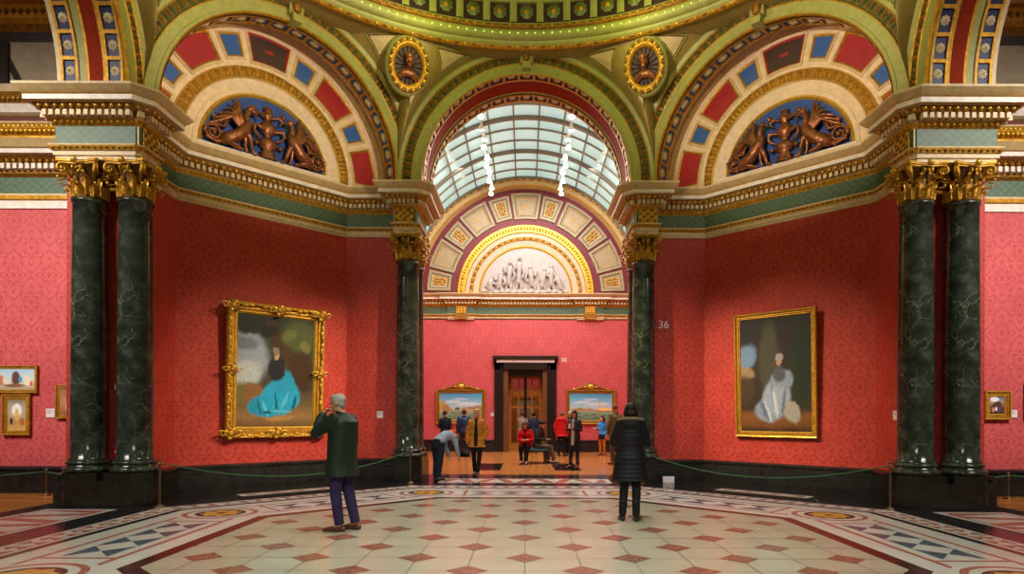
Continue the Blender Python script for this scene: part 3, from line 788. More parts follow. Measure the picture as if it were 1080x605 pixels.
# ------------------------------------------------------------------ east and west rooms
YW = 12.4
def side_wall(mb):
    mb.face([(-17, YW, 0), (-7.94, YW, 0), (-7.94, YW, 5.7), (-17, YW, 5.7)], 'damask_pink', uv=[(0, 0), (9.06, 0), (9.06, 5.7), (0, 5.7)])
    mb.face([(-17, -2, 0), (-17, YW, 0), (-17, YW, 10), (-17, -2, 10)], 'damask_pink', uv=[(0, 0), (14, 0), (14, 10), (0, 10)])
mb = MB(); side_wall(mb); struct(mb, 'wall_west'); struct(mb, 'wall_east', mirror=True)
mb = MB(); skirt(mb, [(-17, YW), (-7.94, YW)]); struct(mb, 'baseboard_west'); struct(mb, 'baseboard_east', mirror=True)
def side_ent(mb):
    pth = [(-17, YW), (-7.5, YW)]
    prof = [(-.02, 5.53, 'cream'), (.03, 5.53, 'white'), (.03, 5.68, 'gold'), (.07, 5.70, 'gold'), (.08, 5.77, 'cream'), (.08, 5.80, 'cream'), (.0, 5.81, 'green_frieze'), (.0, 6.14, 'gold_dark'),
            (.06, 6.2, 'gold_dark'), (.06, 6.42, 'gold_dark'), (.14, 6.46, 'gold_dark'), (.16, 6.50, 'cream_shaded'), (.26, 6.52, 'white'), (.26, 6.60, 'cream_shaded'), (.30, 6.62, 'cream_shaded'), (.36, 6.76, 'gold'), (.36, 6.80, 'gold'),
            (.10, 6.82, 'gold_dark'), (.22, 6.86, 'gold'), (.30, 6.97, 'gold'), (.24, 7.10, 'cream'), (.20, 7.15, 'maroon'), (.04, 7.16, 'maroon'), (.04, 7.27, 'cream_shaded'), (.10, 7.30, 'cream'), (.16, 7.34, 'white'), (.18, 7.50, 'gold'),
            (.14, 7.52, 'gold_dark'), (.2, 7.66, 'gold'), (.24, 7.70, 'cream'), (.26, 7.84, 'cream'), (.1, 7.86, 'dark_wood'), (.1, 7.92, 'gray_panel'), (.1, 8.72, 'dark_wood'), (.12, 8.90, 'gold_dark'), (.2, 9.02, 'gold'), (.25, 9.1, 'gold_bright'),
            (.25, 9.36, 'gold'), (.32, 9.4, 'cream'), (.4, 9.9, 'cream')]
    sweep(mb, pth, prof)
    along(pth, .115, .12, lambda x, y, d, L: mb.box((-L*.3, -.05, 6.26), (L*.3, .05, 6.36), 'white', lambda a, b, c: (x+d[0]*a+d[1]*b, y+d[1]*a-d[0]*b, c)))
    along(pth, .10, .13, lambda x, y, d, L: oct_ell(mb, (x, y, 6.43), (L*.38, .05, .035), 'gold', d))
    along(pth, .27, .09, lambda x, y, d, L: (oct_ell(mb, (x, y, 6.93), (L*.5, .05, .06), 'gold_bright', d), oct_ell(mb, (x+L*.5, y, 7.02), (L*.5, .05, .05), 'gold_bright', d)))
    along(pth, .18, .10, lambda x, y, d, L: oct_ell(mb, (x, y, 7.6), (L*.45, .04, .055), 'gold', d))
    along(pth, .25, .14, lambda x, y, d, L: oct_ell(mb, (x, y, 9.23), (L*.45, .05, .08), 'gold_dark', d))
    # dark sloping frame piece of the clerestory blind
    mb.face([(-10.25, YW-.13, 8.72), (-10.15, YW-.13, 8.72), (-9.72, YW-.13, 7.9), (-9.86, YW-.13, 7.9)], 'dark_wood')
    mb.box((-17, YW-.16, 7.9), (-10.0, YW-.1, 8.7), 'dark_wood')
both(side_ent)
def side_ceiling(mb):
    mb.face([(-17, -2, 9.95), (-7.6, -2, 9.95), (-7.6, YW, 9.95), (-17, YW, 9.95)], 'cream')
mb = MB(); side_ceiling(mb); struct(mb, 'ceiling_west'); struct(mb, 'ceiling_east', mirror=True)
# door surround and glazed vestibule door at the far end
mb = MB()
for s in (-1, 1):
    mb.box((s*1.34-.0 if s < 0 else .95, YN-.16, 0), (-.95 if s < 0 else 1.34, YN+.1, 4.0), 'dark_wood')
    mb.box((-1.08 if s < 0 else 1.0, YN-.2, 0), (-1.0 if s < 0 else 1.08, YN-.1, 3.7), 'dark_wood')
    mb.box((s*.85-.10, YN-.05, 0), (s*.85+.10, YN+.9, 3.55), plain('jamb_wood', srgb(112, 68, 40), .35, 0, .3, 10))
mb.box((-1.34, YN-.16, 3.55), (1.34, YN+.1, 4.0), 'dark_wood'); mb.box((-1.42, YN-.28, 4.0), (1.42, YN+.05, 4.14), 'dark_wood')
mb.box((-1.25, YN-.2, 3.86), (1.25, YN-.12, 3.98), 'label'); mb.box((-.95, YN+.1, 3.3), (.95, YN+.9, 3.55), 'dark_wood')
struct(mb, 'door_1')
mb = MB(); Y2 = YN+.75
for x0, x1 in ((-.7, -.62), (-.06, .06), (.62, .7), (-.33, -.27), (.27, .33)):
    mb.box((x0, Y2, 0), (x1, Y2+.07, 3.3), 'oak' if abs(x0) > .1 else 'dark_wood')
for z0, z1 in ((0, .35), (1.9, 2.0), (2.45, 2.75), (3.2, 3.3)): mb.box((-.7, Y2+.01, z0), (.7, Y2+.06, z1), 'oak')
mb.box((-.95, Y2, 0), (-.7, Y2+.07, 3.3), 'oak'); mb.box((.7, Y2, 0), (.95, Y2+.07, 3.3), 'oak')
d2 = struct(mb, 'door_2')
mb = MB(); g_m, nt_, b_ = new_mat('door_glass'); b_.inputs['Transmission Weight'].default_value = 1; b_.inputs['Roughness'].default_value = .05; b_.inputs['IOR'].default_value = 1.1
mb.box((-.7, Y2+.03, .35), (.7, Y2+.035, 3.2), g_m); mb.build('door_glass', parent=d2)
# room beyond the door
mb = MB()
mb.face([(-3.5, 34, 0), (3.5, 34, 0), (3.5, 34, 5), (-3.5, 34, 5)], 'damask_pink', uv=[(0, 0), (7, 0), (7, 5), (0, 5)])
for s in (-1, 1): mb.face([(s*3.5, 28.5, 0), (s*3.5, 34, 0), (s*3.5, 34, 5), (s*3.5, 28.5, 5)], 'damask_pink', uv=[(0, 0), (5, 0), (5, 5), (0, 5)])
struct(mb, 'wall_far_room')
mb = MB()
for s in (-1, 1): mb.box((s*.62-.12, 33.8, 0), (s*.62+.12, 33.98, 2.5), 'oak')
mb.box((-.74, 33.8, 2.5), (.74, 33.98, 2.75), 'oak'); mb.box((-.5, 33.9, 0), (.5, 33.97, 2.5), 'gray_panel'); mb.box((-.03, 33.86, 0), (.03, 33.9, 2.5), 'oak')
struct(mb, 'door_3')
area('far_room_light', (0, 31, 4.9), (0, 31, 0), 3, 90, WARM)
mb = MB(); mb.face([(-3.5, 28.4, 5), (3.5, 28.4, 5), (3.5, 34, 5), (-3.5, 34, 5)], 'cream'); struct(mb, 'ceiling_far_room')
for s in (-1, 1):
    pass
mb = MB()
for s in (-1, 1): mb.box((min(s*.95, s*1.0), YN+.1, 0), (max(s*.95, s*1.0), YN+1.0, 3.6), 'dark_wood')
mb.box((-3.5, YN+.86, 3.3), (3.5, YN+.9, 5), 'dark_wood'); mb.box((-3.5, YN+.86, 0), (-.95, YN+.9, 5), 'dark_wood'); mb.box((.95, YN+.86, 0), (3.5, YN+.9, 5), 'dark_wood')
struct(mb, 'wall_far_room_south')

# ------------------------------------------------------------------ floor
mb = MB()
EPS = [0.]
def poly(pts, mat, z): mb.face([(x, y, z) for x, y in pts], mat)
YF = 7.87                     # centre of the floor pattern
mb.face([(-3.03, 16.58, 0), (3.03, 16.58, 0), (3.03, 17, 0), (-3.03, 17, 0)], 'parquet')
poly([(-HW-.1, 16.58), (HW+.1, 16.58), (HW+.1, YN+.2), (-HW-.1, YN+.2)], 'parquet', -.001)
poly([(-3.5, YN+.2), (3.5, YN+.2), (3.5, 34), (-3.5, 34)], 'parquet', -.001)
for s in (-1, 1):
    poly([(s*17, -2.5), (s*8.1, -2.5), (s*8.1, YW+.2), (s*17, YW+.2)], 'parquet', -.001)
poly([(-8.1, -2.5), (8.1, -2.5), (8.1, 16.58), (-8.1, 16.58)], 'f_black', -.001)
poly([(-1.5, -7), (1.5, -7), (8.1, -2.5), (-8.1, -2.5)], 'parquet', -.001)
def octa(ap): 
    R = ap/math.cos(PI/8); return [(R*math.cos(PI/8+k*PI/4), YF+R*math.sin(PI/8+k*PI/4)) for k in range(8)]
def oring(a0, a1, mat, z):
    A, B = octa(a0), octa(a1)
    for k in range(8): poly([A[k], A[(k+1) % 8], B[(k+1) % 8], B[k]], mat, z)
poly(octa(6.01), 'f_white', .000)
poly(octa(3.84), 'f_cream', .001)
# field: octagon joints and red diamonds
a = .57; APO = 3.83
def inside(x, y, m=0.):
    y -= YF; return max(abs(x), abs(y), (abs(x)+abs(y))*q) < APO-m
def clipseg(p0, p1):
    pts = [(p0[0]+(p1[0]-p0[0])*t/200, p0[1]+(p1[1]-p0[1])*t/200) for t in range(201)]
    ins = [p for p in pts if inside(*p)]
    return (ins[0], ins[-1]) if len(ins) > 1 else None
for i in range(-7, 8):
    for ax in (0, 1):
        c0 = i*a; sg = clipseg((c0, YF-5), (c0, YF+5)) if ax == 0 else clipseg((-5, YF+c0+.03), (5, YF+c0+.03))
        if not sg: continue
        (x0, y0), (x1, y1) = sg; t = .007
        poly([(x0-t, y0), (x1+t, y0), (x1+t, y1), (x0-t, y1)] if ax == 0 else [(x0, y0-t), (x1, y0-t), (x1, y0+t), (x0, y0+t)], 'grout', .002)
for i in range(-7, 8):
    for j in range(-7, 8):
        if (i+j) % 2: continue
        x, y = i*a, YF+.03+j*a; r = .215
        P = [(x+r, y), (x, y+r), (x-r, y), (x, y-r)]
        if all(inside(*p) for p in P): poly(P, 'f_red', .003)
        else:
            out = P
            for k in range(8):
                nx_, ny_ = math.cos(k*PI/4), math.sin(k*PI/4); dd = lambda p: p[0]*nx_+(p[1]-YF)*ny_-(APO-.02); nxt = []
                for m in range(len(out)):
                    p, p2 = out[m], out[(m+1) % len(out)]; d0, d1 = dd(p), dd(p2)
                    if d0 <= 0: nxt.append(p)
                    if (d0 < 0) != (d1 < 0): t = d0/(d0-d1); nxt.append((p[0]+(p2[0]-p[0])*t, p[1]+(p2[1]-p[1])*t))
                out = nxt
                if len(out) < 3: break
            if len(out) > 2: poly(out, 'f_red', .003)
oring(3.81, 4.00, 'f_darkred', .002)
oring(4.26, 4.33, 'f_pink', .001); oring(5.11, 5.17, 'f_pink', .001)
oring(5.46, 5.58, 'f_black', .001)
oring(5.98, 6.30, 'f_black', .001)
# border panels, one per side, and a roundel at each corner
for k in range(8):
    th = k*PI/4; n = (math.cos(th), math.sin(th)); t = (-n[1], n[0]); ap = 4.70
    def L2(u, v): return (n[0]*(ap+v)+t[0]*u, YF+n[1]*(ap+v)+t[1]*u)
    hl = 1.10; hv = .245; ncell = 4; w_ = 2*hl/ncell
    for c_ in range(ncell):
        u0 = -hl+c_*w_; u1 = u0+w_; um = (u0+u1)/2
        poly([L2(u0, -hv), L2(um, 0), L2(u1, -hv)], 'f_blue', .001)
        poly([L2(u1, hv), L2(um, 0), L2(u0, hv)], 'f_blue', .0012)
    for sv in (-1, 1):
        poly([L2(sv*(hl+.05), -.40), L2(sv*(hl+.11), -.40), L2(sv*(hl+.11), .40), L2(sv*(hl+.05), .40)], 'f_pink', .0011)
    # checker run between the two dark lines
    m_c = 5.78; nn = 18; half_l = m_c*math.tan(PI/8)-.02; wc = 2*half_l/nn
    def L3(u, v): return (n[0]*(m_c+v)+t[0]*u, YF+n[1]*(m_c+v)+t[1]*u)
    for c_ in range(nn):
        u0 = -half_l+c_*wc
        poly([L3(u0, -.14), L3(u0+wc, -.14), L3(u0+wc*.5, .0)], 'f_pink', .001)
        poly([L3(u0, .0), L3(u0+wc*.5, .14), L3(u0+wc, .0)] if c_ % 2 else [L3(u0, .14), L3(u0+wc*.5, .0), L3(u0+wc, .14)], 'f_pink', .0012)
    # roundels
    ca = th+PI/8; R0 = 4.70/math.cos(PI/8); cx, cy = R0*math.cos(ca), YF+R0*math.sin(ca)
    def disk(r, mat, z, seg=40): poly([(cx+r*math.cos(2*PI*j/seg), cy+r*math.sin(2*PI*j/seg)) for j in range(seg)], mat, z)
    disk(.62, 'f_white', .0016); disk(.54, 'f_pink', .002); disk(.46, 'f_white', .0024); disk(.36, 'f_black', .0028)
    poly([(cx+(.31*(1-.22*(j % 2)))*math.cos(2*PI*j/16+ca), cy+(.31*(1-.22*(j % 2)))*math.sin(2*PI*j/16+ca)) for j in range(16)], 'f_gold', .0032)
    disk(.07, 'f_black', .0036, 12)
# panels on the diagonal recess floors and in the passages
def rect_inlay(fr, u0, u1, v0, v1, tri=True):
    def R(p, m, z): mb.face([(*fr(*x, 0)[:2], z) for x in p], m)
    R([(u0, v0), (u1, v0), (u1, v1), (u0, v1)], 'f_white', .002)
    R([(u0+.12, v0+.08), (u1-.12, v0+.08), (u1-.12, v1-.08), (u0+.12, v1-.08)], 'f_pink', .0025)
    k = max(2, int((u1-u0)/.5)); w_ = (u1-u0-.36)/k
    for i in range(k):
        a0 = u0+.18+i*w_
        R([(a0, v0+.12), (a0+w_*.5, v1-.12), (a0+w_, v0+.12)] if i % 2 else [(a0, v1-.12), (a0+w_, v1-.12), (a0+w_*.5, v0+.12)], 'f_white', .003)
rect_inlay(F_N, -2.0, 2.0, -.45, .55); rect_inlay(frame((-6.77, YC), (0, 1), (1, 0)), -2.0, 2.0, -.9, .25)
rect_inlay(frame((6.77, YC), (0, 1), (-1, 0)), -2.0, 2.0, -.9, .25)
FDR = lambda a_, s, z: (-F_DIAG(a_, s, z)[0], F_DIAG(a_, s, z)[1], z)
rect_inlay(F_DIAG, -1.1, .8, 1.10, 1.46); rect_inlay(FDR, -1.1, .8, 1.10, 1.46)
struct(mb, 'floor')
# ------------------------------------------------------------------ columns
def shaft_mb():
    mb = MB(); prof = []
    for i in range(13):
        t = i/12; r = .272-.027*max(0, (t-.3)/.7)**1.4; prof.append((r, .80+(5.07-.80)*t))
    prof = [(.30, .77), (.295, .785)]+prof+[(.262, 5.075), (.272, 5.09), (.268, 5.115), (.25, 5.12)]
    mb.lathe(prof, 'column', seg=48); return mb
def base_mb():
    mb = MB(); pr = []
    def torus(z, h, r, bul):
        return [(r+bul*math.cos(t), z+h/2*math.sin(t)+h/2) for t in [-PI/2+PI*i/7 for i in range(8)]]
    pr = [(.30, .557)]+torus(.557, .085, .335, .045)+[(.335, .645), (.32, .66), (.318, .68)]+torus(.685, .06, .305, .033)+[(.30, .75), (.30, .775)]
    mb.lathe(pr, 'column', seg=48); return mb
def capital_mb():
    mb = MB(); z0, z1 = 5.12, 5.74
    mb.lathe([(.25, z0), (.27, z0+.015), (.25, z0+.03), (.225, z0+.05), (.225, z0+.35), (.26, z0+.48), (.30, z0+.55)], 'gold_shaded', seg=32)
    # abacus with concave sides
    pts = []
    for k in range(4):
        a0 = PI/4+k*PI/2; a1 = a0+PI/2
        c0 = (.50*math.cos(a0), .50*math.sin(a0)); c1 = (.50*math.cos(a1), .50*math.sin(a1)); m = ((c0[0]+c1[0])/2, (c0[1]+c1[1])/2)
        nx, ny = m[0]/math.hypot(*m), m[1]/math.hypot(*m)
        tx, ty = (c1[0]-c0[0]), (c1[1]-c0[1]); L = math.hypot(tx, ty); tx /= L; ty /= L
        for j in range(9):
            t = j/8; u = .035+(L-.07)*t; d = .065*math.sin(PI*t)
            pts.append((c0[0]+tx*u-nx*d, c0[1]+ty*u-ny*d))
    for za, zb, sc_ in ((z1-.075, z1-.045, .94), (z1-.045, z1, 1.)):
        mb.prism([(x*sc_, y*sc_) for x, y in pts], za, zb, 'gold')
    def leaf(ang, zb, h, r0, wid, curl, mat):
        ca, sa = math.cos(ang), math.sin(ang)
        def W(r, s, z): return (r*ca-s*sa, r*sa+s*ca, z)
        rows = []
        for i in range(8):
            t = i/7; r = r0+.02+.03*t+curl*max(0, t-.45)**2*3.2; z = zb+h*(t if t < .8 else .8+(t-.8)*.1-(t-.8)*.9)
            wv = wid*(.62+.5*math.sin(PI*min(t*1.05, 1)))*(1-.45*t*t); lob = 1+.24*(1 if i % 2 else -1)
            rows.append([W(r-.035, -wv*lob, z), W(r-.008, -wv*.5, z+.004), W(r+.012, 0, z), W(r-.008, wv*.5, z+.004), W(r-.035, wv*lob, z)])
        mb.grid(rows, mat, True)
        mb.grid([[W(r0+.03, -.012, zb+.01), W(r0+.055, 0, zb+.01), W(r0+.03, .012, zb+.01)], [W(r0+.06, -.010, zb+h*.7), W(r0+.08, 0, zb+h*.7), W(r0+.06, .010, zb+h*.7)]], 'gold_bright', False)
        mb.ell(W(r0+.05+curl*.9, 0, zb+h*.80), (.028, .028, .022), 'gold_bright', 6, 4)
    for k in range(8): leaf(k*PI/4, z0+.03, .24, .225, .072, .15, 'gold')
    for k in range(8): leaf(k*PI/4+PI/8, z0+.05, .40, .225, .062, .20, 'gold')
    rnd = random.Random(2)
    for k in range(70):
        a = rnd.uniform(0, 2*PI); z_ = rnd.uniform(z0+.1, z1-.1); f_ = (z_-z0)/(z1-z0); R0 = .27+.10*f_**2; rr = rnd.uniform(.016, .032)
        pts_ = []
        for i in range(8):
            t = i/7*1.7*PI; q_ = rr*(1-.5*i/7); aa = a+q_*math.cos(t)/R0
            pts_.append(((R0+.02*i/7)*math.cos(aa), (R0+.02*i/7)*math.sin(aa), z_+q_*math.sin(t)))
        mb.tube(pts_, [.010*(1-.5*i/7) for i in range(8)], 'gold' if k % 3 else 'gold_bright', 5)
    def volute(ang, r_c, z_c, R, side, mat, inward=0):
        ca, sa = math.cos(ang), math.sin(ang); pts_ = []; rad = []
        for i in range(22):
            t = i/21*3.3*PI; rr = R*(1-.80*i/21); u = r_c+rr*math.cos(PI*.5+ -t)*1.; z = z_c+rr*math.sin(PI*.5-t)
            pts_.append((u*ca-side*sa, u*sa+side*ca, z)); rad.append(.022-.010*i/21)
        s0 = (.25*ca-side*.4*sa, .25*sa+side*.4*ca, z0+.28); s1 = ((r_c-.07)*ca-side*.8*sa, (r_c-.07)*sa+side*.8*ca, z_c+R*.7)
        mb.tube([s0, s1]+pts_, [.014, .018]+rad, mat, 6)
        mb.ell((r_c*ca-side*sa, r_c*sa+side*ca, z_c), (.024, .024, .024), 'gold_bright', 6, 4)
    for k in range(4):
        a = PI/4+k*PI/2
        volute(a, .395, z1-.15, .075, .018, 'gold'); volute(a, .395, z1-.15, .075, -.018, 'gold')
        b = k*PI/2
        volute(b+.2, .30, z1-.15, .045, .0, 'gold'); volute(b-.2, .30, z1-.15, .045, .0, 'gold')
        mb.ell((.385*math.cos(b), .385*math.sin(b), z1-.045), (.05, .05, .045), 'gold_bright', 8, 6)
        for j in range(5):
            t = 2*PI*j/5; mb.ell(((.40)*math.cos(b)-.035*math.cos(t)*math.sin(b), .40*math.sin(b)+.035*math.cos(t)*math.cos(b), z1-.045+.035*math.sin(t)), (.02, .02, .02), 'gold', 6, 4)
    return mb
def make_column(loc, label, grp):
    t = thing('marble_column', loc, label, 'column', grp)
    shaft_mb().build('shaft', t); base_mb().build('column_base', t); capital_mb().build('capital', t)
    return t
cols = [((-7.40, 10.78), 'green veined marble column on the left pedestal, outer one of the near left pair'),
        ((-6.62, 10.78), 'green veined marble column on the left pedestal, inner one nearer the portrait in blue'),
        ((6.62, 10.78), 'green veined marble column on the right pedestal, inner one nearer the portrait in white'),
        ((7.40, 10.78), 'green veined marble column on the right pedestal, outer one beside the small gilt picture'),
        ((-2.77, 14.95), 'front green marble column left of the far archway'),
        ((-2.77, 15.60), 'rear green marble column left of the far archway, mostly hidden by the one in front'),
        ((2.77, 14.95), 'front green marble column right of the far archway, behind the woman in the black coat'),
        ((2.77, 15.60), 'rear green marble column right of the far archway, mostly hidden by the one in front')]
proto = None
for (x, y), lab in cols:
    if proto is None: proto = make_column((x, y, 0), lab, 'gilded green marble columns'); o = proto
    else: o = copy_tree(proto); o.location = (x, y, 0); o['label'] = lab
def pedestal(name, plan, subs, label, mirror=False):
    mb = MB(); mb.prism(plan, 0, .415, 'plinth_stone')
    mb.prism([(x*1.0, y) for x, y in plan], .415, .425, 'plinth_stone')
    o = mb.build(name, mirror=mirror)
    tag(o, label, 'pedestal', 'column pedestals')
    for sp in subs:
        m2 = MB(); m2.prism(sp, .425, .557, 'plinth_stone'); m2.build('column_plinth', parent=o, mirror=mirror)
near = [(-7.76, 10.64), (-7.55, 10.40), (-6.45, 10.40), (-6.22, 10.62), (-6.22, 10.985), (-7.76, 10.985)]
nsub = [[(-7.76, 10.64), (-7.55, 10.43), (-7.05, 10.44), (-7.05, 10.985), (-7.76, 10.985)], [(-6.94, 10.44), (-6.45, 10.41), (-6.225, 10.63), (-6.225, 10.985), (-6.94, 10.985)]]
far = [(-3.025, 14.62), (-2.63, 14.62), (-2.41, 14.83), (-2.41, 15.92), (-3.025, 15.92)]
fsub = [[(-3.025, 14.64), (-2.63, 14.63), (-2.42, 14.84), (-2.42, 15.24), (-3.025, 15.24)], [(-3.025, 15.30), (-2.43, 15.30), (-2.43, 15.91), (-3.025, 15.91)]]
pedestal('stone_pedestal', near, nsub, 'dark polished stone pedestal under the pair of columns at the left edge')
pedestal('stone_pedestal', near, nsub, 'dark polished stone pedestal under the pair of columns at the right edge', True)
pedestal('stone_pedestal', far, fsub, 'dark polished stone pedestal under the far column left of the archway')
pedestal('stone_pedestal', far, fsub, 'dark polished stone pedestal under the far column right of the archway', True)

# ------------------------------------------------------------------ lunette reliefs, medallions
def plane_fr(fr, mirror): 
    return (lambda a, s, z: (-fr(a, s, z)[0], fr(a, s, z)[1], z)) if mirror else fr
def lunette_relief(mirror):
    z0 = ZC-.12; F0 = plane_fr(F_DIAG, mirror); F = lambda a, s, z: F0(a-.05, s, z); s0 = .0
    t = thing('lunette_relief', F(0, .02, z0), 'bronze relief of winged beasts and a candelabrum in the %s lunette' % ('right' if mirror else 'left'), 'relief', 'bronze lunette reliefs')
    def T(a, s, z):
        p = F(a, s, z); return (p[0]-t.location.x, p[1]-t.location.y, p[2]-t.location.z)
    def tb(mb, pts, rad, seg=8): mb.tube([T(a, s0+s, z0+z) for a, z, s in pts], rad, 'bronze', seg, round_=True)
    def el(mb, a, z, s, r): mb.ell((a, s0+s, z0+z), r, 'bronze', 12, 8, T)
    # candelabrum
    mb = MB()
    pr = [(.02, 1.12), (.10, 1.10), (.06, 1.04), (.12, .98), (.13, .90), (.06, .86), (.10, .80), (.17, .72), (.18, .62), (.10, .52), (.06, .48), (.11, .44), (.20, .38), (.19, .26), (.10, .20), (.17, .14), (.14, .10), (.20, .04), (.20, .0)]
    mb.lathe([(r, z) for r, z in pr], 'bronze', (0, s0+.02, z0), 20, fr=lambda a, s, z: T(a, s0+(s-s0)*.7, z))
    for sg in (-1, 1):
        tb(mb, [(sg*.10, .9, .06), (sg*.24, .95, .08), (sg*.3, .86, .08), (sg*.24, .80, .08)], [.03, .035, .03, .02])
        tb(mb, [(sg*.14, .62, .08), (sg*.30, .66, .1), (sg*.33, .54, .1), (sg*.26, .46, .08), (sg*.18, .42, .06)], [.04, .045, .04, .035, .025])
        el(mb, sg*.32, 1.0, .06, (.05, .05, .06)); el(mb, sg*.26, .30, .06, (.06, .06, .05))
    mb.build('candelabrum', t)
    for sg in (-1, 1):
        mb = MB()
        # body, haunch, chest, neck, head
        tb(mb, [(sg*.92, .14, .08), (sg*.80, .20, .12), (sg*.66, .30, .13), (sg*.54, .44, .14), (sg*.48, .58, .13)], [.10, .14, .12, .13, .10], 12)
        tb(mb, [(sg*.48, .58, .13), (sg*.50, .74, .14), (sg*.46, .84, .15)], [.09, .06, .055], 10)
        el(mb, sg*.43, .88, .16, (.085, .07, .07)); tb(mb, [(sg*.40, .87, .17), (sg*.32, .83, .18)], [.045, .02])
        tb(mb, [(sg*.47, .93, .15), (sg*.50, 1.0, .14)], [.02, .008])
        # forelegs
        tb(mb, [(sg*.52, .42, .14), (sg*.42, .30, .14), (sg*.38, .16, .12), (sg*.34, .03, .1), (sg*.28, .02, .12)], [.08, .055, .04, .035, .035])
        tb(mb, [(sg*.54, .42, .10), (sg*.50, .26, .1), (sg*.50, .12, .08), (sg*.46, .03, .07)], [.07, .05, .035, .03])
        # hind leg
        tb(mb, [(sg*.86, .18, .12), (sg*.74, .08, .14), (sg*.64, .05, .12), (sg*.58, .03, .14)], [.10, .06, .04, .035])
        mb.build('winged_beast', t)
        # wing: fan of feathers
        mb = MB()
        for k in range(6):
            b = .12*k
            tb(mb, [(sg*.56, .55-.03*k, .16), (sg*(.64+b*.25), .74-.02*k, .15), (sg*(.66+b*.5), .98-.09*k, .12), (sg*(.70+b*.9), 1.07-.14*k, .1)], [.05, .055, .04, .012], 6)
        mb.build('wing', t)
        # foliate tail scroll
        mb = MB()
        for (ca, cz, R, dr) in ((1.12, .24, .17, 1), (.98, .52, .13, -1)):
            pts = []; rad = []
            for i in range(20):
                tt = i/19*3.2*PI; rr = R*(1-.8*i/19)
                pts.append((sg*(ca+rr*math.cos(tt*dr)), cz+rr*math.sin(tt*dr), .07)); rad.append(.035-.012*i/19)
            tb(mb, pts, rad, 6); el(mb, sg*ca, cz, .09, (.05, .05, .05))
            for i in range(5):
                tt = 2*PI*i/5+.4; el(mb, sg*(ca+R*.98*math.cos(tt)), cz+R*.98*math.sin(tt), .07, (.05, .04, .035))
        tb(mb, [(sg*.92, .14, .08), (sg*1.05, .06, .07), (sg*1.22, .12, .07), (sg*1.28, .24, .06)], [.05, .04, .035, .03])
        mb.build('tail_scroll', t)
lunette_relief(False); lunette_relief(True)

def marble_relief():
    zc_ = 5.38+CAMZ; t = thing('marble_relief', (0, YN-.02, zc_), 'white marble figure relief filling the lunette over the far doorway wall', 'relief')
    rnd = random.Random(5)
    def T(a, s, z): return (a, -s+.0, z)
    def tb(mb, pts, rad, seg=7): mb.tube([(a, -s, z) for a, z, s in pts], rad, 'marble_white', seg, round_=True)
    figs = [(-1.55, .55, 0), (-1.15, .85, 0), (-.75, 1.35, 1), (-.30, 1.55, 1), (.28, 1.15, 1), (.72, 1.05, 0), (1.10, 1.2, 1), (1.5, .7, 0)]
    for a, h, up in figs:
        mb = MB(); lean = rnd.uniform(-.12, .12)
        mb.ell((a+lean, -.11, h-.05), (.085, .08, .105), 'marble_white', 10, 8)
        tb(mb, [(a, .30*h, .06), (a+lean*.4, .55*h, .09), (a+lean*.8, h*.78, .10)], [.13, .10, .13], 10)
        tb(mb, [(a+.05, .36*h, .05), (a+.12, .16*h, .06), (a+.08, .03, .05)], [.10, .07, .05])
        tb(mb, [(a-.05, .36*h, .05), (a-.08, .18*h, .05), (a-.12, .03, .05)], [.09, .06, .05])
        d = rnd.choice((-1, 1))
        tb(mb, [(a+lean+.1*d, h*.78, .06), (a+lean+.24*d, h*.62, .09), (a+lean+.30*d, h*.80, .1)], [.06, .055, .045])
        tb(mb, [(a+lean-.1*d, h*.78, .06), (a+lean-.20*d, h*.55, .08), (a+lean-.12*d, h*.42, .1)], [.06, .055, .045])
        mb.build('carved_figure', t)
    mb = MB()
    mb.tube([(-1.85+3.7*i/40, -.03, .05+.05*math.sin(i*1.7)) for i in range(41)], [.09+.05*math.sin(i*2.3) for i in range(41)], 'marble_white', 8, round_=True)
    mb.build('carved_ground', t)
marble_relief()

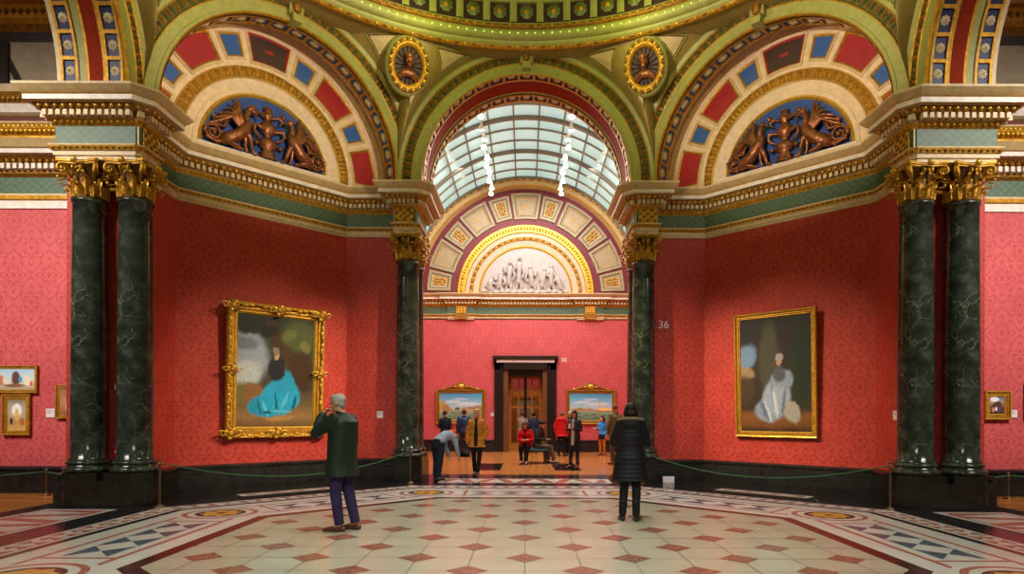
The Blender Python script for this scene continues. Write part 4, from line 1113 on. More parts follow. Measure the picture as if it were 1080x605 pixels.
def medallion(mirror):
    sg = 1 if mirror else -1
    th = math.radians(23.6); rho = 6.62; z = 7.86+CAMZ
    loc = (sg*rho*math.sin(th), YC+rho*math.cos(th), z)
    n = Vector((-sg*math.sin(th), -math.cos(th), -.34)).normalized(); up = Vector((0, 0, 1)); up = (up-n*up.dot(n)).normalized(); sd = up.cross(n).normalized()
    side = 'right' if mirror else 'left'
    t = thing('wall_medallion', loc, 'oval gilt framed bust medallion in the spandrel %s of the central arch' % side, 'medallion', 'bust medallions')
    def T(a, s, zz): v = sd*a+n*s+up*zz; return (v.x, v.y, v.z)
    mb = MB(); A, B = .43, .53
    G = 1.
    rows = []
    for (k, s) in ((1.18, -.12), (1.14, .03), (1.0, .06), (.92, .10), (.80, .08), (.72, .03)):
        rows.append([T(A*k*math.cos(2*PI*j/48), s, B*k*math.sin(2*PI*j/48)) for j in range(48)])
    mb.grid(rows[:3], 'green_paint', True, closed=True); mb.grid(rows[2:], 'gold', True, closed=True)
    for j in range(36):
        a = 2*PI*j/36; mb.ell((A*.97*math.cos(a), .09, B*.97*math.sin(a)), (.045, .04, .045), 'gold_bright' if j % 2 else 'gold_dark', 6, 4, T)
    mb.build('medallion_frame', t)
    mb = MB(); mb.face([T(A*.74*math.cos(2*PI*j/48), .0, B*.74*math.sin(2*PI*j/48)) for j in range(48)], 'brown_field')
    for j in range(18):
        a = 2*PI*j/18; mb.tube([T(.10*math.cos(a), .01, .12*math.sin(a)), T(.32*math.cos(a), .02, .39*math.sin(a))], .016, 'brown_field', 5)
    mb.build('medallion_ground', t)
    mb = MB()
    mb.ell((0, .1, .09), (.095, .10, .125), 'bronze', 14, 10, T); mb.ell((-.01, .09, .18), (.11, .11, .08), 'bronze', 12, 8, T)
    mb.tube([T(0, .08, .02), T(0, .06, -.12)], [.055, .065], 'bronze', 10); mb.tube([T(-.19, .03, -.24), T(-.08, .07, -.16), T(.08, .07, -.16), T(.19, .03, -.24)], [.07, .09, .09, .07], 'bronze', 10, round_=True)
    mb.ell((-.02, .2, .07), (.02, .03, .03), 'bronze', 6, 4, T); mb.ell((0, .15, -.0), (.06, .05, .06), 'bronze', 8, 6, T)
    mb.build('bust', t)
medallion(False); medallion(True)

# ------------------------------------------------------------------ pictures
def canvas_mat(name, base_stops, blobs, streaks=None, rough=.35, wob=.05, grain=9):
    """plain painted stand-in: vertical colour bands and soft masses of colour. uv 0..1"""
    m, nt, b = new_mat(name); g = N(nt); uv = g.coord('UV')
    nz = g.noise(uv, 6, 8, .68)
    vm = nt.nodes.new('ShaderNodeVectorMath'); vm.operation = 'MULTIPLY_ADD'
    nt.links.new(nz.outputs[1], vm.inputs[0]); vm.inputs[1].default_value = (wob*2, wob*2, 0)
    ad = nt.nodes.new('ShaderNodeVectorMath'); ad.operation = 'SUBTRACT'; nt.links.new(uv, ad.inputs[0]); ad.inputs[1].default_value = (wob, wob, 0)
    nt.links.new(ad.outputs[0], vm.inputs[2]); P = vm.outputs[0]
    x, y, z = g.sep(P)
    c = g.ramp(y, base_stops)
    for (cx, cy, rx, ry, rot, colr, soft) in blobs:
        dx = g.math('SUBTRACT', x, cx); dy = g.math('SUBTRACT', y, cy); ca, sa = math.cos(rot), math.sin(rot)
        ex = g.math('DIVIDE', g.math('ADD', g.math('MULTIPLY', dx, ca), g.math('MULTIPLY', dy, sa)), rx)
        ey = g.math('DIVIDE', g.math('SUBTRACT', g.math('MULTIPLY', dy, ca), g.math('MULTIPLY', dx, sa)), ry)
        r = g.math('SQRT', g.math('ADD', g.math('MULTIPLY', ex, ex), g.math('MULTIPLY', ey, ey))); soft = soft*.55
        f = g.math('SUBTRACT', 1., g.rng(r, 1-soft, 1+soft)); c = g.mix(f, c, colr)
    fine = g.noise(uv, grain*4, 5, .65)
    c = g.mix(.3, c, g.ramp(fine.outputs[0], [(.3, (.18, .18, .18)), (.7, (.85, .85, .85))]), 'OVERLAY')
    nt.links.new(c, b.inputs['Base Color']); b.inputs['Roughness'].default_value = rough
    return m
def picture(loc, n, wd, ht, label, cmat, fw=.12, depth=.09, ornate=0, crest=False, tilt=0., group='gilt framed pictures', fmat='gold', name='framed_painting', dark='gold_dark'):
    """loc = centre of the back; n = plan normal"""
    t = thing(name, (loc[0], loc[1], loc[2]-ht/2), label, 'painting', group, rz=math.atan2(n[0], -n[1]))
    t.rotation_euler = (tilt, 0, math.atan2(n[0], -n[1])); h2 = ht
    def T(a, s, z): return (a, -s, z+h2/2)
    mb = MB(); W, H = wd/2, ht/2
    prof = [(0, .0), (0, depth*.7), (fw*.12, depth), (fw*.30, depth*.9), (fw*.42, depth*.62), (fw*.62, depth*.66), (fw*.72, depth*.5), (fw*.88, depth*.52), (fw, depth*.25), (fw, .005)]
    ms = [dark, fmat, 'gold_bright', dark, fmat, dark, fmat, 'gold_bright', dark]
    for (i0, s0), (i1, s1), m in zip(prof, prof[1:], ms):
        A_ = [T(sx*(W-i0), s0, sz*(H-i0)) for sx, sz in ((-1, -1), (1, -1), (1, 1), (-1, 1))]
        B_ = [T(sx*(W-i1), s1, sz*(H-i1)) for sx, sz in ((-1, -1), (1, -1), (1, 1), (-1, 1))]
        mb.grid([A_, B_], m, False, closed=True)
    mb.face([T(-W, .0, -H), T(W, .0, -H), T(W, .0, H), T(-W, .0, H)], dark)
    rnd = random.Random(int(wd*1000))
    step = fw*.30
    for (L, horiz) in ((wd, 1), (ht, 0)):
        k = int((L-fw)/step)
        for sg in (-1, 1):
            for i in range(k):
                u = -L/2+fw*.5+(L-fw)*(i+.5)/k
                a, z = (u, sg*(H-fw*.22)) if horiz else (sg*(W-fw*.22), u)
                mb.ell((a, depth*.95, z), (step*.42, .012, step*.3) if horiz else (step*.3, .012, step*.42), 'gold_bright' if i % 2 else fmat, 5, 3, T)
    if ornate:
        def cartouche(a, z, r, ang=0):
            for k in range(7):
                t_ = ang+2*PI*k/7
                mb.ell((a+r*.62*math.cos(t_), depth*.95, z+r*.62*math.sin(t_)), (r*.36, .028, r*.3), 'gold_bright' if k % 2 else dark, 8, 5, T)
            mb.ell((a, depth*1.1, z), (r*.42, .03, r*.42), fmat, 10, 6, T)
            for s_ in (-1, 1):
                pts = []; 
                for i in range(12):
                    tt = i/11*2.4*PI; rr = r*.5*(1-.7*i/11); pts.append(T(a+s_*(r*1.1)+rr*math.cos(tt)*s_, depth, z+rr*math.sin(tt)))
                mb.tube(pts, [r*.13*(1-.5*i/11) for i in range(12)], 'gold_bright', 5)
        e = fw*.45
        for sx in (-1, 1):
            for sz in (-1, 1): cartouche(sx*(W-e), sz*(H-e), fw*.62)
        for sx in (-1, 1): cartouche(sx*(W-e), 0, fw*.5)
        for sz in (-1, 1): cartouche(0, sz*(H-e), fw*.6)
        # leafy runs between
        for (L, horiz) in ((wd, 1), (ht, 0)):
            for sg in (-1, 1):
                for i in range(int(L/.13)):
                    u = -L/2+.1+i*.13
                    if abs(u) > L/2-.1: continue
                    o_ = .02*math.sin(i*2.1)
                    a, z = (u, sg*(H-e*.6+o_)) if horiz else (sg*(W-e*.6+o_), u)
                    mb.ell((a, depth*.9, z), (.075, .026, .03) if horiz else (.03, .026, .075), fmat if i % 3 else 'gold_bright', 7, 4, T)
    if crest:
        pts = [T(a, depth*.6, H+.04+.24*math.exp(-(a/(wd*.13))**2)-.02*math.cos(a*9)) for a in [(-W*.62+W*1.24*i/30) for i in range(31)]]
        mb.tube(pts, .05, fmat, 6)
        mb.grid([[(p[0], p[1], p[2]) for p in pts], [(p[0], p[1], H*2-.02) for p in pts]], dark, False)
        mb.ell((0, depth*.9, H+.12), (.17, .05, .11), 'gold_bright', 10, 6, T)
        for s_ in (-1, 1):
            mb.ell((s_*.24, depth*.8, H+.10), (.08, .04, .06), 'gold', 8, 5, T); mb.ell((s_*W*.66, depth*.7, H+.02), (.1, .04, .05), 'gold', 8, 5, T)
    mb.build('picture_frame', t)
    mb = MB(); a, z = W-fw*.97, H-fw*.97
    mb.face([T(-a, depth*.22, -z), T(a, depth*.22, -z), T(a, depth*.22, z), T(-a, depth*.22, z)], cmat, uv=[(0, 0), (1, 0), (1, 1), (0, 1)])
    mb.build('painted_canvas', t)
    return t
S = lambda r, g, b: srgb(min(255, r*1.18), min(255, g*1.18), min(255, b*1.18))
cm_left = canvas_mat('canvas_blue_mass', [(0.0, S(84, 66, 40)), (.10, S(120, 92, 56)), (.22, S(84, 70, 44)), (.36, S(60, 56, 40)), (.55, S(56, 58, 44)), (1, S(36, 44, 34))], [
    (.12, .62, .26, .24, 0, S(124, 134, 146), .45), (.10, .46, .2, .12, .3, S(150, 158, 160), .5), (.06, .74, .2, .06, 0, S(92, 104, 118), .5), (.22, .92, .30, .09, .1, S(34, 40, 30), .4),
    (.60, .72, .09, .34, .75, S(58, 42, 28), .35), (.84, .52, .16, .20, .5, S(54, 38, 24), .4), (.80, .84, .22, .14, 0, S(64, 72, 42), .5), (.10, .30, .16, .10, 0, S(96, 88, 52), .5),
    (.22, .30, .13, .10, 0, S(112, 78, 44), .35), (.40, .20, .26, .11, .1, S(22, 120, 154), .22), (.56, .27, .26, .16, .1, S(28, 132, 168), .22), (.60, .40, .14, .12, 0, S(30, 124, 158), .3),
    (.36, .17, .02, .08, .5, S(70, 156, 184), .5), (.62, .24, .02, .10, -.5, S(64, 150, 180), .5), (.74, .22, .015, .08, -.3, S(14, 74, 104), .5), (.50, .22, .015, .10, .2, S(14, 78, 108), .5), (.44, .14, .12, .012, .1, S(12, 72, 100), .5), (.56, .14, .14, .012, -.05, S(60, 150, 180), .5), (.28, .18, .012, .07, .3, S(14, 78, 108), .5), (.66, .84, .10, .05, .3, S(84, 88, 46), .5), (.88, .74, .08, .05, -.3, S(92, 92, 50), .5), (.40, .86, .12, .05, .2, S(26, 32, 24), .5), (.55, .08, .2, .02, 0, S(140, 104, 60), .5),
    (.50, .53, .12, .12, 0, S(30, 32, 36), .3), (.50, .65, .04, .035, 0, S(150, 124, 102), .3), (.49, .69, .05, .03, 0, S(110, 100, 88), .4)])
cm_right = canvas_mat('canvas_white_mass', [(0.0, S(40, 30, 22)), (.06, S(96, 62, 30)), (.14, S(110, 70, 34)), (.2, S(52, 42, 32)), (1, S(34, 34, 36))], [
    (.08, .66, .16, .11, .4, S(96, 120, 148), .5), (.05, .52, .16, .05, 0, S(130, 110, 84), .5), (.06, .38, .14, .12, 0, S(62, 50, 36), .5), (.42, .62, .14, .34, 0, S(62, 62, 50), .5), (.86, .6, .14, .4, 0, S(34, 44, 34), .5),
    (.44, .20, .24, .11, .1, S(112, 124, 142), .25), (.52, .30, .20, .16, .1, S(126, 138, 156), .25), (.72, .18, .14, .09, -.5, S(134, 132, 122), .3), (.60, .46, .16, .08, 0, S(112, 124, 140), .35), (.34, .20, .03, .1, .5, S(86, 98, 118), .5), (.62, .26, .02, .14, -.2, S(90, 102, 122), .5), (.46, .32, .015, .12, .1, S(88, 98, 116), .5),
    (.56, .50, .09, .07, 0, S(70, 74, 84), .4), (.50, .24, .03, .12, .3, S(160, 166, 176), .5), (.40, .18, .02, .1, .5, S(156, 162, 172), .5), (.56, .60, .04, .03, 0, S(150, 118, 96), .3), (.565, .645, .06, .035, 0, S(130, 128, 126), .4)])
def sky_city(name, seed, side):
    r = random.Random(seed); bl = [(.30, .68, .2, .05, .1, S(168, 188, 196), .6), (.66, .60, .26, .07, 0, S(176, 190, 192), .6), (.5, .78, .18, .04, 0, S(150, 180, 194), .6)]
    for i in range(14):
        bl.append((r.uniform(0, 1), .40+r.uniform(-.03, .03), r.uniform(.04, .09), r.uniform(.03, .07), 0, S(*r.choice(((150, 118, 74), (126, 92, 56), (160, 134, 98), (104, 80, 54)))), .2))
    if side: bl += [(.06, .50, .10, .22, 0, S(156, 136, 92), .15), (.15, .42, .09, .16, 0, S(140, 114, 74), .15), (.92, .42, .16, .12, 0, S(140, 116, 84), .2)]
    else: bl += [(.72, .56, .014, .16, 0, S(186, 140, 96), .2), (.84, .42, .2, .06, 0, S(222, 178, 110), .15)]
    for i in range(10): bl.append((r.uniform(.05, .95), r.uniform(.08, .28), r.uniform(.03, .08), .02, 0, S(*r.choice(((70, 62, 44), (60, 84, 76), (120, 110, 84)))), .3))
    return canvas_mat(name, [(0, S(96, 104, 76)), (.18, S(96, 128, 108)), (.36, S(132, 148, 122)), (.40, S(160, 176, 172)), (.6, S(130, 172, 188)), (.85, S(84, 150, 182)), (1, S(66, 134, 170))], bl, wob=.02, grain=14)
cm_c1 = sky_city('canvas_waterside_a', 3, 1); cm_c2 = sky_city('canvas_waterside_b', 9, 0)
cm_s1 = canvas_mat('canvas_small_gathering', [(0, S(150, 130, 104)), (.3, S(190, 176, 150)), (.5, S(186, 192, 190)), (1, S(150, 186, 204))], [
    (.1, .45, .07, .25, 0, S(176, 110, 80), .4), (.25, .35, .08, .2, .4, S(200, 190, 180), .4), (.5, .55, .12, .34, 0, S(92, 64, 56), .4), (.62, .5, .05, .14, 0, S(70, 140, 180), .4), (.8, .45, .09, .26, 0, S(206, 196, 180), .4), (.92, .3, .04, .12, 0, S(200, 70, 40), .4), (.45, .2, .3, .08, 0, S(120, 86, 64), .5)], wob=.04)
cm_s2 = canvas_mat('canvas_small_interior', [(0, S(186, 150, 84)), (.3, S(170, 130, 76)), (.6, S(190, 170, 140)), (1, S(120, 104, 80))], [
    (.5, .66, .26, .2, 0, S(232, 228, 214), .3), (.5, .5, .12, .2, 0, S(200, 166, 90), .4), (.2, .3, .1, .12, 0, S(70, 60, 60), .4), (.8, .28, .12, .13, 0, S(176, 84, 50), .4), (.1, .6, .06, .3, 0, S(150, 140, 130), .4), (.9, .6, .06, .3, 0, S(150, 140, 130), .4)], wob=.04)
cm_s3 = canvas_mat('canvas_small_brown', [(0, S(120, 84, 56)), (.5, S(170, 120, 84)), (1, S(130, 90, 60))], [(.5, .3, .2, .2, 0, S(200, 180, 160), .4), (.6, .75, .3, .12, 0, S(90, 66, 50), .4)], wob=.05)
cm_s4 = canvas_mat('canvas_small_blue_brown', [(0, S(60, 40, 30)), (.4, S(96, 60, 44)), (.7, S(150, 130, 120)), (1, S(60, 90, 150))], [
    (.35, .85, .3, .14, 0, S(210, 206, 210), .4), (.5, .5, .34, .22, .3, S(74, 50, 38), .4), (.25, .25, .1, .14, 0, S(190, 120, 110), .4), (.65, .28, .07, .18, 0, S(60, 70, 140), .4), (.45, .3, .07, .12, 0, S(226, 210, 180), .4)], wob=.05)
def dpos(u, z, mirror=False, s=.02):
    p = F_DIAG(u, s, z); return ((-p[0] if mirror else p[0]), p[1], z)
nl, nr = (q, -q), (-q, -q)
picture(dpos(.12, 2.46), nl, 2.14, 2.84, 'large portrait format painting with blue mass in ornate carved gilt frame on left wall', cm_left, .24, .12, ornate=1, tilt=.045)
picture(dpos(.115, 2.44, True), nr, 1.80, 2.72, 'large portrait format painting with pale white mass in plain gilt frame on right wall', cm_right, .13, .09, tilt=.04)
picture((-2.80, YN-.02, 1.95), (0, -1), 2.16, 1.50, 'wide waterside view in crested gilt frame left of the far doorway', cm_c1, .17, .1, crest=True, fmat='gold_dark')
picture((2.84, YN-.02, 1.95), (0, -1), 2.16, 1.50, 'wide waterside view in crested gilt frame right of the far doorway', cm_c2, .17, .1, crest=True, fmat='gold_dark')
yw = YW-.02
picture((-9.92, yw, 2.20), (0, -1), .86, .54, 'small wide picture of a crowd under blue sky, upper one on the left wall', cm_s1, .07, .05)
picture((-9.90, yw, 1.51), (0, -1), .55, .80, 'small upright gilt framed interior picture hanging below another on the left wall', cm_s2, .10, .06)
picture((-8.87, yw, 1.77), (0, -1), .52, .66, 'small brown picture half hidden behind the left outer column', cm_s3, .07, .05)
picture((9.18, yw, 1.76), (0, -1), .52, .57, 'small gilt framed picture beside the right outer column', cm_s4, .12, .07)
picture((9.98, yw, 1.85), (0, -1), .52, .70, 'dark framed picture cut by the right edge of the view', cm_s3, .07, .05, fmat='dark_wood', dark='dark_wood')

def card(x, y, z, n, w_, h_, label):
    t = math.atan2(n[0], -n[1]); mb = MB(); mb.box((-w_/2, -.012, -h_/2), (w_/2, 0, h_/2), 'label')
    for k in range(3): mb.box((-w_*.38, -.0125, h_*(.28-.16*k)-.004), (w_*(.3-.1*k), -.012, h_*(.28-.16*k)+.004), 'gray_panel')
    o = mb.build('wall_label'); o.location = (x, y, z); o.rotation_euler = (0, 0, t)
    tag(o, label, 'label', 'white caption cards')
card(-9.26, YW-.003, 1.55, (0, -1), .17, .17, 'white caption card on the left wall beside the small brown picture')
card(9.52, YW-.003, 1.60, (0, -1), .15, .15, 'white caption card right of the small gilt picture at right')
card(-3.43, 15.008, 1.55, (0, -1), .14, .16, 'white caption card on the red wall left of the far left column')
card(-1.14+.0-.28, YN-.003, 1.62, (0, -1), .16, .16, 'white caption card between the left waterside picture and doorway')
card(6.836, 11.70, 1.56, (-1, 0), .17, .17, 'white caption card on the return wall just left of the near right columns')
card(-7.06, 10.987, 2.0, (0, -1), .08, .09, 'tiny white card seen between the two near left columns')
def number(txt, loc, size, label):
    cu = bpy.data.curves.new('room_number', 'FONT'); cu.body = txt; cu.size = size; cu.extrude = .004; cu.align_x = 'CENTER'; cu.align_y = 'CENTER'
    o = bpy.data.objects.new('tmp', cu); col.objects.link(o)
    dg = bpy.context.evaluated_depsgraph_get(); me = bpy.data.meshes.new_from_object(o.evaluated_get(dg)); me.name = 'room_number'
    bpy.data.objects.remove(o)
    o = bpy.data.objects.new('room_number', me); col.objects.link(o); me.materials.clear(); me.materials.append(M['label'])
    o.location = loc; o.rotation_euler = (PI/2, 0, 0); tag(o, label, 'number')
number('36', (3.26, 15.003, 3.69), .26, 'white number 36 on the red wall right of the far right column')
number('38', (1.66, YN-.008, 3.98), .26, 'small white number 38 above the right side of the far doorway')
# small things at the foot of the walls
mb = MB(); mb.box((-.13, -.02, 0), (.13, 0, .15), 'label'); mb.box((-.11, -.024, .02), (.11, -.02, .13), 'label')
o = mb.build('skirting_notice'); o.location = (3.30, 14.62, .0); tag(o, 'white notice box at the foot of the wall right of the far right column', 'notice')
mb = MB(); mb.box((-.045, -.03, 0), (.045, 0, .16), plain('red_plastic', S(196, 20, 40), .3)); mb.ell((0, -.03, .10), (.028, .012, .028), 'label', 10, 6); mb.box((-.05, -.034, .165), (.05, 0, .20), plain('pink_plastic', S(206, 60, 90), .3))
o = mb.build('fire_call_point'); o.location = (-7.05, 10.98, .78); tag(o, 'small red call point seen between the two near left columns', 'call point')

# ------------------------------------------------------------------ stanchions and ropes
def stanchion(loc, h, label, copy=None):
    t = thing('barrier_post', loc, label, 'barrier post', 'brass barrier posts')
    mb = MB(); mb.lathe([(.0, 0), (.075, 0), (.078, .012), (.06, .03), (.025, .045), (.022, .06)], 'brass', seg=20); mb.build('post_foot', t)
    mb = MB(); mb.lathe([(.018, .05), (.018, h-.08)], 'brass', seg=14); mb.build('pole', t)
    mb = MB(); mb.lathe([(.018, h-.10), (.026, h-.095), (.026, h-.07), (.018, h-.065), (.018, h-.04), (.03, h-.02), (.022, h), (.0, h+.008)], 'brass', seg=14)
    mb.tube([(0, 0, h-.08), (.035, 0, h-.08), (.045, 0, h-.08)], .008, 'brass', 6); mb.build('finial', t)
    return t
stanchion((-5.98, 10.40, 0), .80, 'brass barrier post standing beside the near left pedestal')
stanchion((-9.0, 11.95, 0), .50, 'short brass barrier post in the left side room')
stanchion((-2.58, 14.30, 0), .80, 'brass barrier post in front of the far left column')
stanchion((5.98, 10.40, 0), .80, 'brass barrier post standing beside the near right pedestal')
stanchion((9.05, 11.9, 0), .50, 'short brass barrier post in the right side room')
stanchion((2.62, 14.35, 0), .80, 'brass barrier post behind the woman in the black coat')
def rope(a, b, sag, label):
    a, b = Vector(a), Vector(b); mb = MB(); pts = []
    for i in range(25):
        t = i/24; p = a.lerp(b, t); p.z -= sag*4*t*(1-t); pts.append(p)
    mb.tube(pts, .010, 'rope', 6)
    mb.ell(pts[0], (.018, .018, .018), 'brass', 8, 6); mb.ell(pts[-1], (.018, .018, .018), 'brass', 8, 6)
    o = mb.build('barrier_rope'); tag(o, label, 'rope', 'green barrier ropes')
rope((-5.93, 10.42, .72), (-2.62, 14.27, .72), .36, 'thin green rope sagging in front of the portrait on the left wall')
rope((5.93, 10.42, .72), (2.66, 14.32, .72), .36, 'thin green rope sagging in front of the portrait on the right wall')
rope((-9.0, 11.93, .45), (-12.5, 11.93, .45), .1, 'thin green rope running left in the left side room')
rope((-9.0, 11.93, .45), (-7.75, 11.6, .48), .06, 'short green rope behind the near left pedestal')
rope((9.05, 11.88, .45), (12.5, 11.88, .45), .1, 'thin green rope running right in the right side room')
rope((9.05, 11.88, .45), (7.77, 11.55, .48), .06, 'short green rope behind the near right pedestal')

# ------------------------------------------------------------------ north room fittings
for s in (-1, 1):
    t = thing('light_track', (s*1.47, 22.5, 9.95+CAMZ-.35), 'ceiling track with bright white lamps on the %s of the skylight' % ('left' if s < 0 else 'right'), 'track light', 'ceiling light tracks')
    mb = MB(); mb.box((-.03, -5.2, .0), (.03, 4.6, .05), 'white')
    for y in (-4, 0, 4): mb.box((-.01, y-.01, .05), (.01, y+.01, .5), 'white')
    mb.build('rail', t)
    pm = None
    for i in range(13):
        y = -4.9+i*.76
        mb = MB(); mb.lathe([(.0, -.26), (.085, -.26), (.09, -.24), (.05, -.10), (.03, -.06), (.03, 0)], 'white', (0, 0, 0), 14)
        mb.lathe([(.0, -.30), (.08, -.29), (.095, -.262)], 'lamp_white', (0, 0, 0), 14)
        if pm is None: pm = mb.build('lamp_head', t); o = pm
        else: o = pm.copy(); col.objects.link(o); o.parent = t
        o.location = (s*-.06*(i % 2), y, 0); o.rotation_euler = (.35*(1 if i % 3 else -1), 0, 0)
for x in (-.86, .86):
    mb = MB(); mb.box((-.38, -1.3, .0), (.38, 1.3, .004), 'vent')
    for i in range(32): mb.box((-.36, -1.28+i*.08, .004), (.36, -1.28+i*.08+.03, .008), 'black_stone')
    for sx in (-.38, .36): mb.box((sx, -1.3, .004), (sx+.02, 1.3, .009), 'dark_wood')
    o = mb.build('floor_grille'); o.location = (-1.08 if x < 0 else 1.22, 19.2, 0); tag(o, 'dark metal floor grille set in the parquet, %s of the bench' % ('left' if x < 0 else 'right'), 'floor grille', 'floor grilles')
t = thing('gallery_bench', (.32, 20.9, 0), 'low padded bench that two visitors sit on in front of the doorway', 'bench')
mb = MB(); mb.box((-.42, -.55, .38), (.42, .55, .42), 'dark_wood'); mb.box((-.40, -.53, .42), (.40, .53, .47), plain('teal_leather', S(50, 84, 84), .4)); mb.build('bench_seat', t)
for sx in (-.36, .30):
    for sy in (-.5, .44):
        mb = MB(); mb.box((sx, sy, 0), (sx+.06, sy+.06, .38), 'dark_wood'); mb.build('leg', t)
# ------------------------------------------------------------------ people
def cloth(name, c, rough=.8, bump=.35, bs=60, sheen=.2, var=.15, scale=6.):
    m = plain(name, c, rough, 0, var, scale, bump, bs, spec=.25); return m
def remeshed(mb, name, parent, vox, smooth=4):
    o = mb.build(name, parent, recalc=True)
    r = o.modifiers.new('remesh', 'REMESH'); r.mode = 'VOXEL'; r.voxel_size = vox; r.use_smooth_shade = True
    s_ = o.modifiers.new('smooth', 'SMOOTH'); s_.factor = .5; s_.iterations = smooth
    # the remeshed surface carries one material
    return o
SKIN = plain('skin', srgb(206, 150, 122), .55, 0, .08, 20, spec=.3)
LIP = plain('lips', srgb(150, 72, 66), .5)
EYE = plain('eye', srgb(40, 30, 26), .3)
def V(*a): return Vector(a)
def hand(mb, wrist, d, nrm, r=.009, curl=.35, k=1., side=1):
    """wrist point, direction of the hand, palm normal (toward which the fingers curl); side: which way the thumb leaves"""
    d = Vector(d).normalized(); nrm = Vector(nrm); nrm = (nrm-d*nrm.dot(d)).normalized(); x = d.cross(nrm)*side
    w_ = Vector(wrist)
    mb.tube([w_, w_+d*.03*k, w_+d*.07*k, w_+d*.092*k], [(.026*k, .02*k), (.034*k, .018*k), (.041*k, .016*k), (.038*k, .013*k)], SKIN, 8, ref=x, round_=True)
    for i, L in enumerate((.068, .078, .072, .056)):
        o = w_+d*(.085-.004*abs(i-1))*k+x*(.030-.020*i)*k; pts = [o]; a = curl*.5; L *= k
        for f in (.45, .32, .23):
            dd = d*math.cos(a)+nrm*math.sin(a); pts.append(pts[-1]+dd*L*f*1.15); a += curl
        mb.tube(pts, [r, r*.95, r*.88, r*.78], SKIN, 6, ref=x, round_=True)
    o = w_+d*.025*k+x*.024*k; dd = (d*.75+x*.62+nrm*.3).normalized(); p2 = o+dd*.036*k
    mb.tube([o, p2, p2+(d*.9+x*.15+nrm*.35).normalized()*.030*k, p2+(d*.9+nrm*.45).normalized()*.05*k], [r*1.35, r*1.2, r*1.05, r*.85], SKIN, 6, ref=x, round_=True)
BASE = dict(
    torso=[(0, 0, .86), (0, 0, .95), (0, .0, 1.08), (0, -.005, 1.25), (0, .0, 1.38), (0, .005, 1.46)],
    neck=(0, .0, 1.50), head=(0, -.025, 1.635), yaw=0., pitch=0.,
    hipL=(.09, 0, .92), kneeL=(.10, -.02, .50), ankL=(.10, .02, .09), toeL=(.125, -.16, .03),
    hipR=(-.09, 0, .92), kneeR=(-.10, -.02, .50), ankR=(-.10, .02, .09), toeR=(-.125, -.16, .03),
    shL=(.175, .0, 1.415), elL=(.225, .03, 1.14), wrL=(.225, -.06, .90), hdL=(0, -.15, -1), hnL=(-1, 0, 0),
    shR=(-.175, .0, 1.415), elR=(-.225, .03, 1.14), wrR=(-.225, -.06, .90), hdR=(0, -.15, -1), hnR=(1, 0, 0), curlL=.35, curlR=.35)
TR = [(.150, .105), (.165, .118), (.138, .102), (.160, .115), (.150, .100), (.075, .07)]
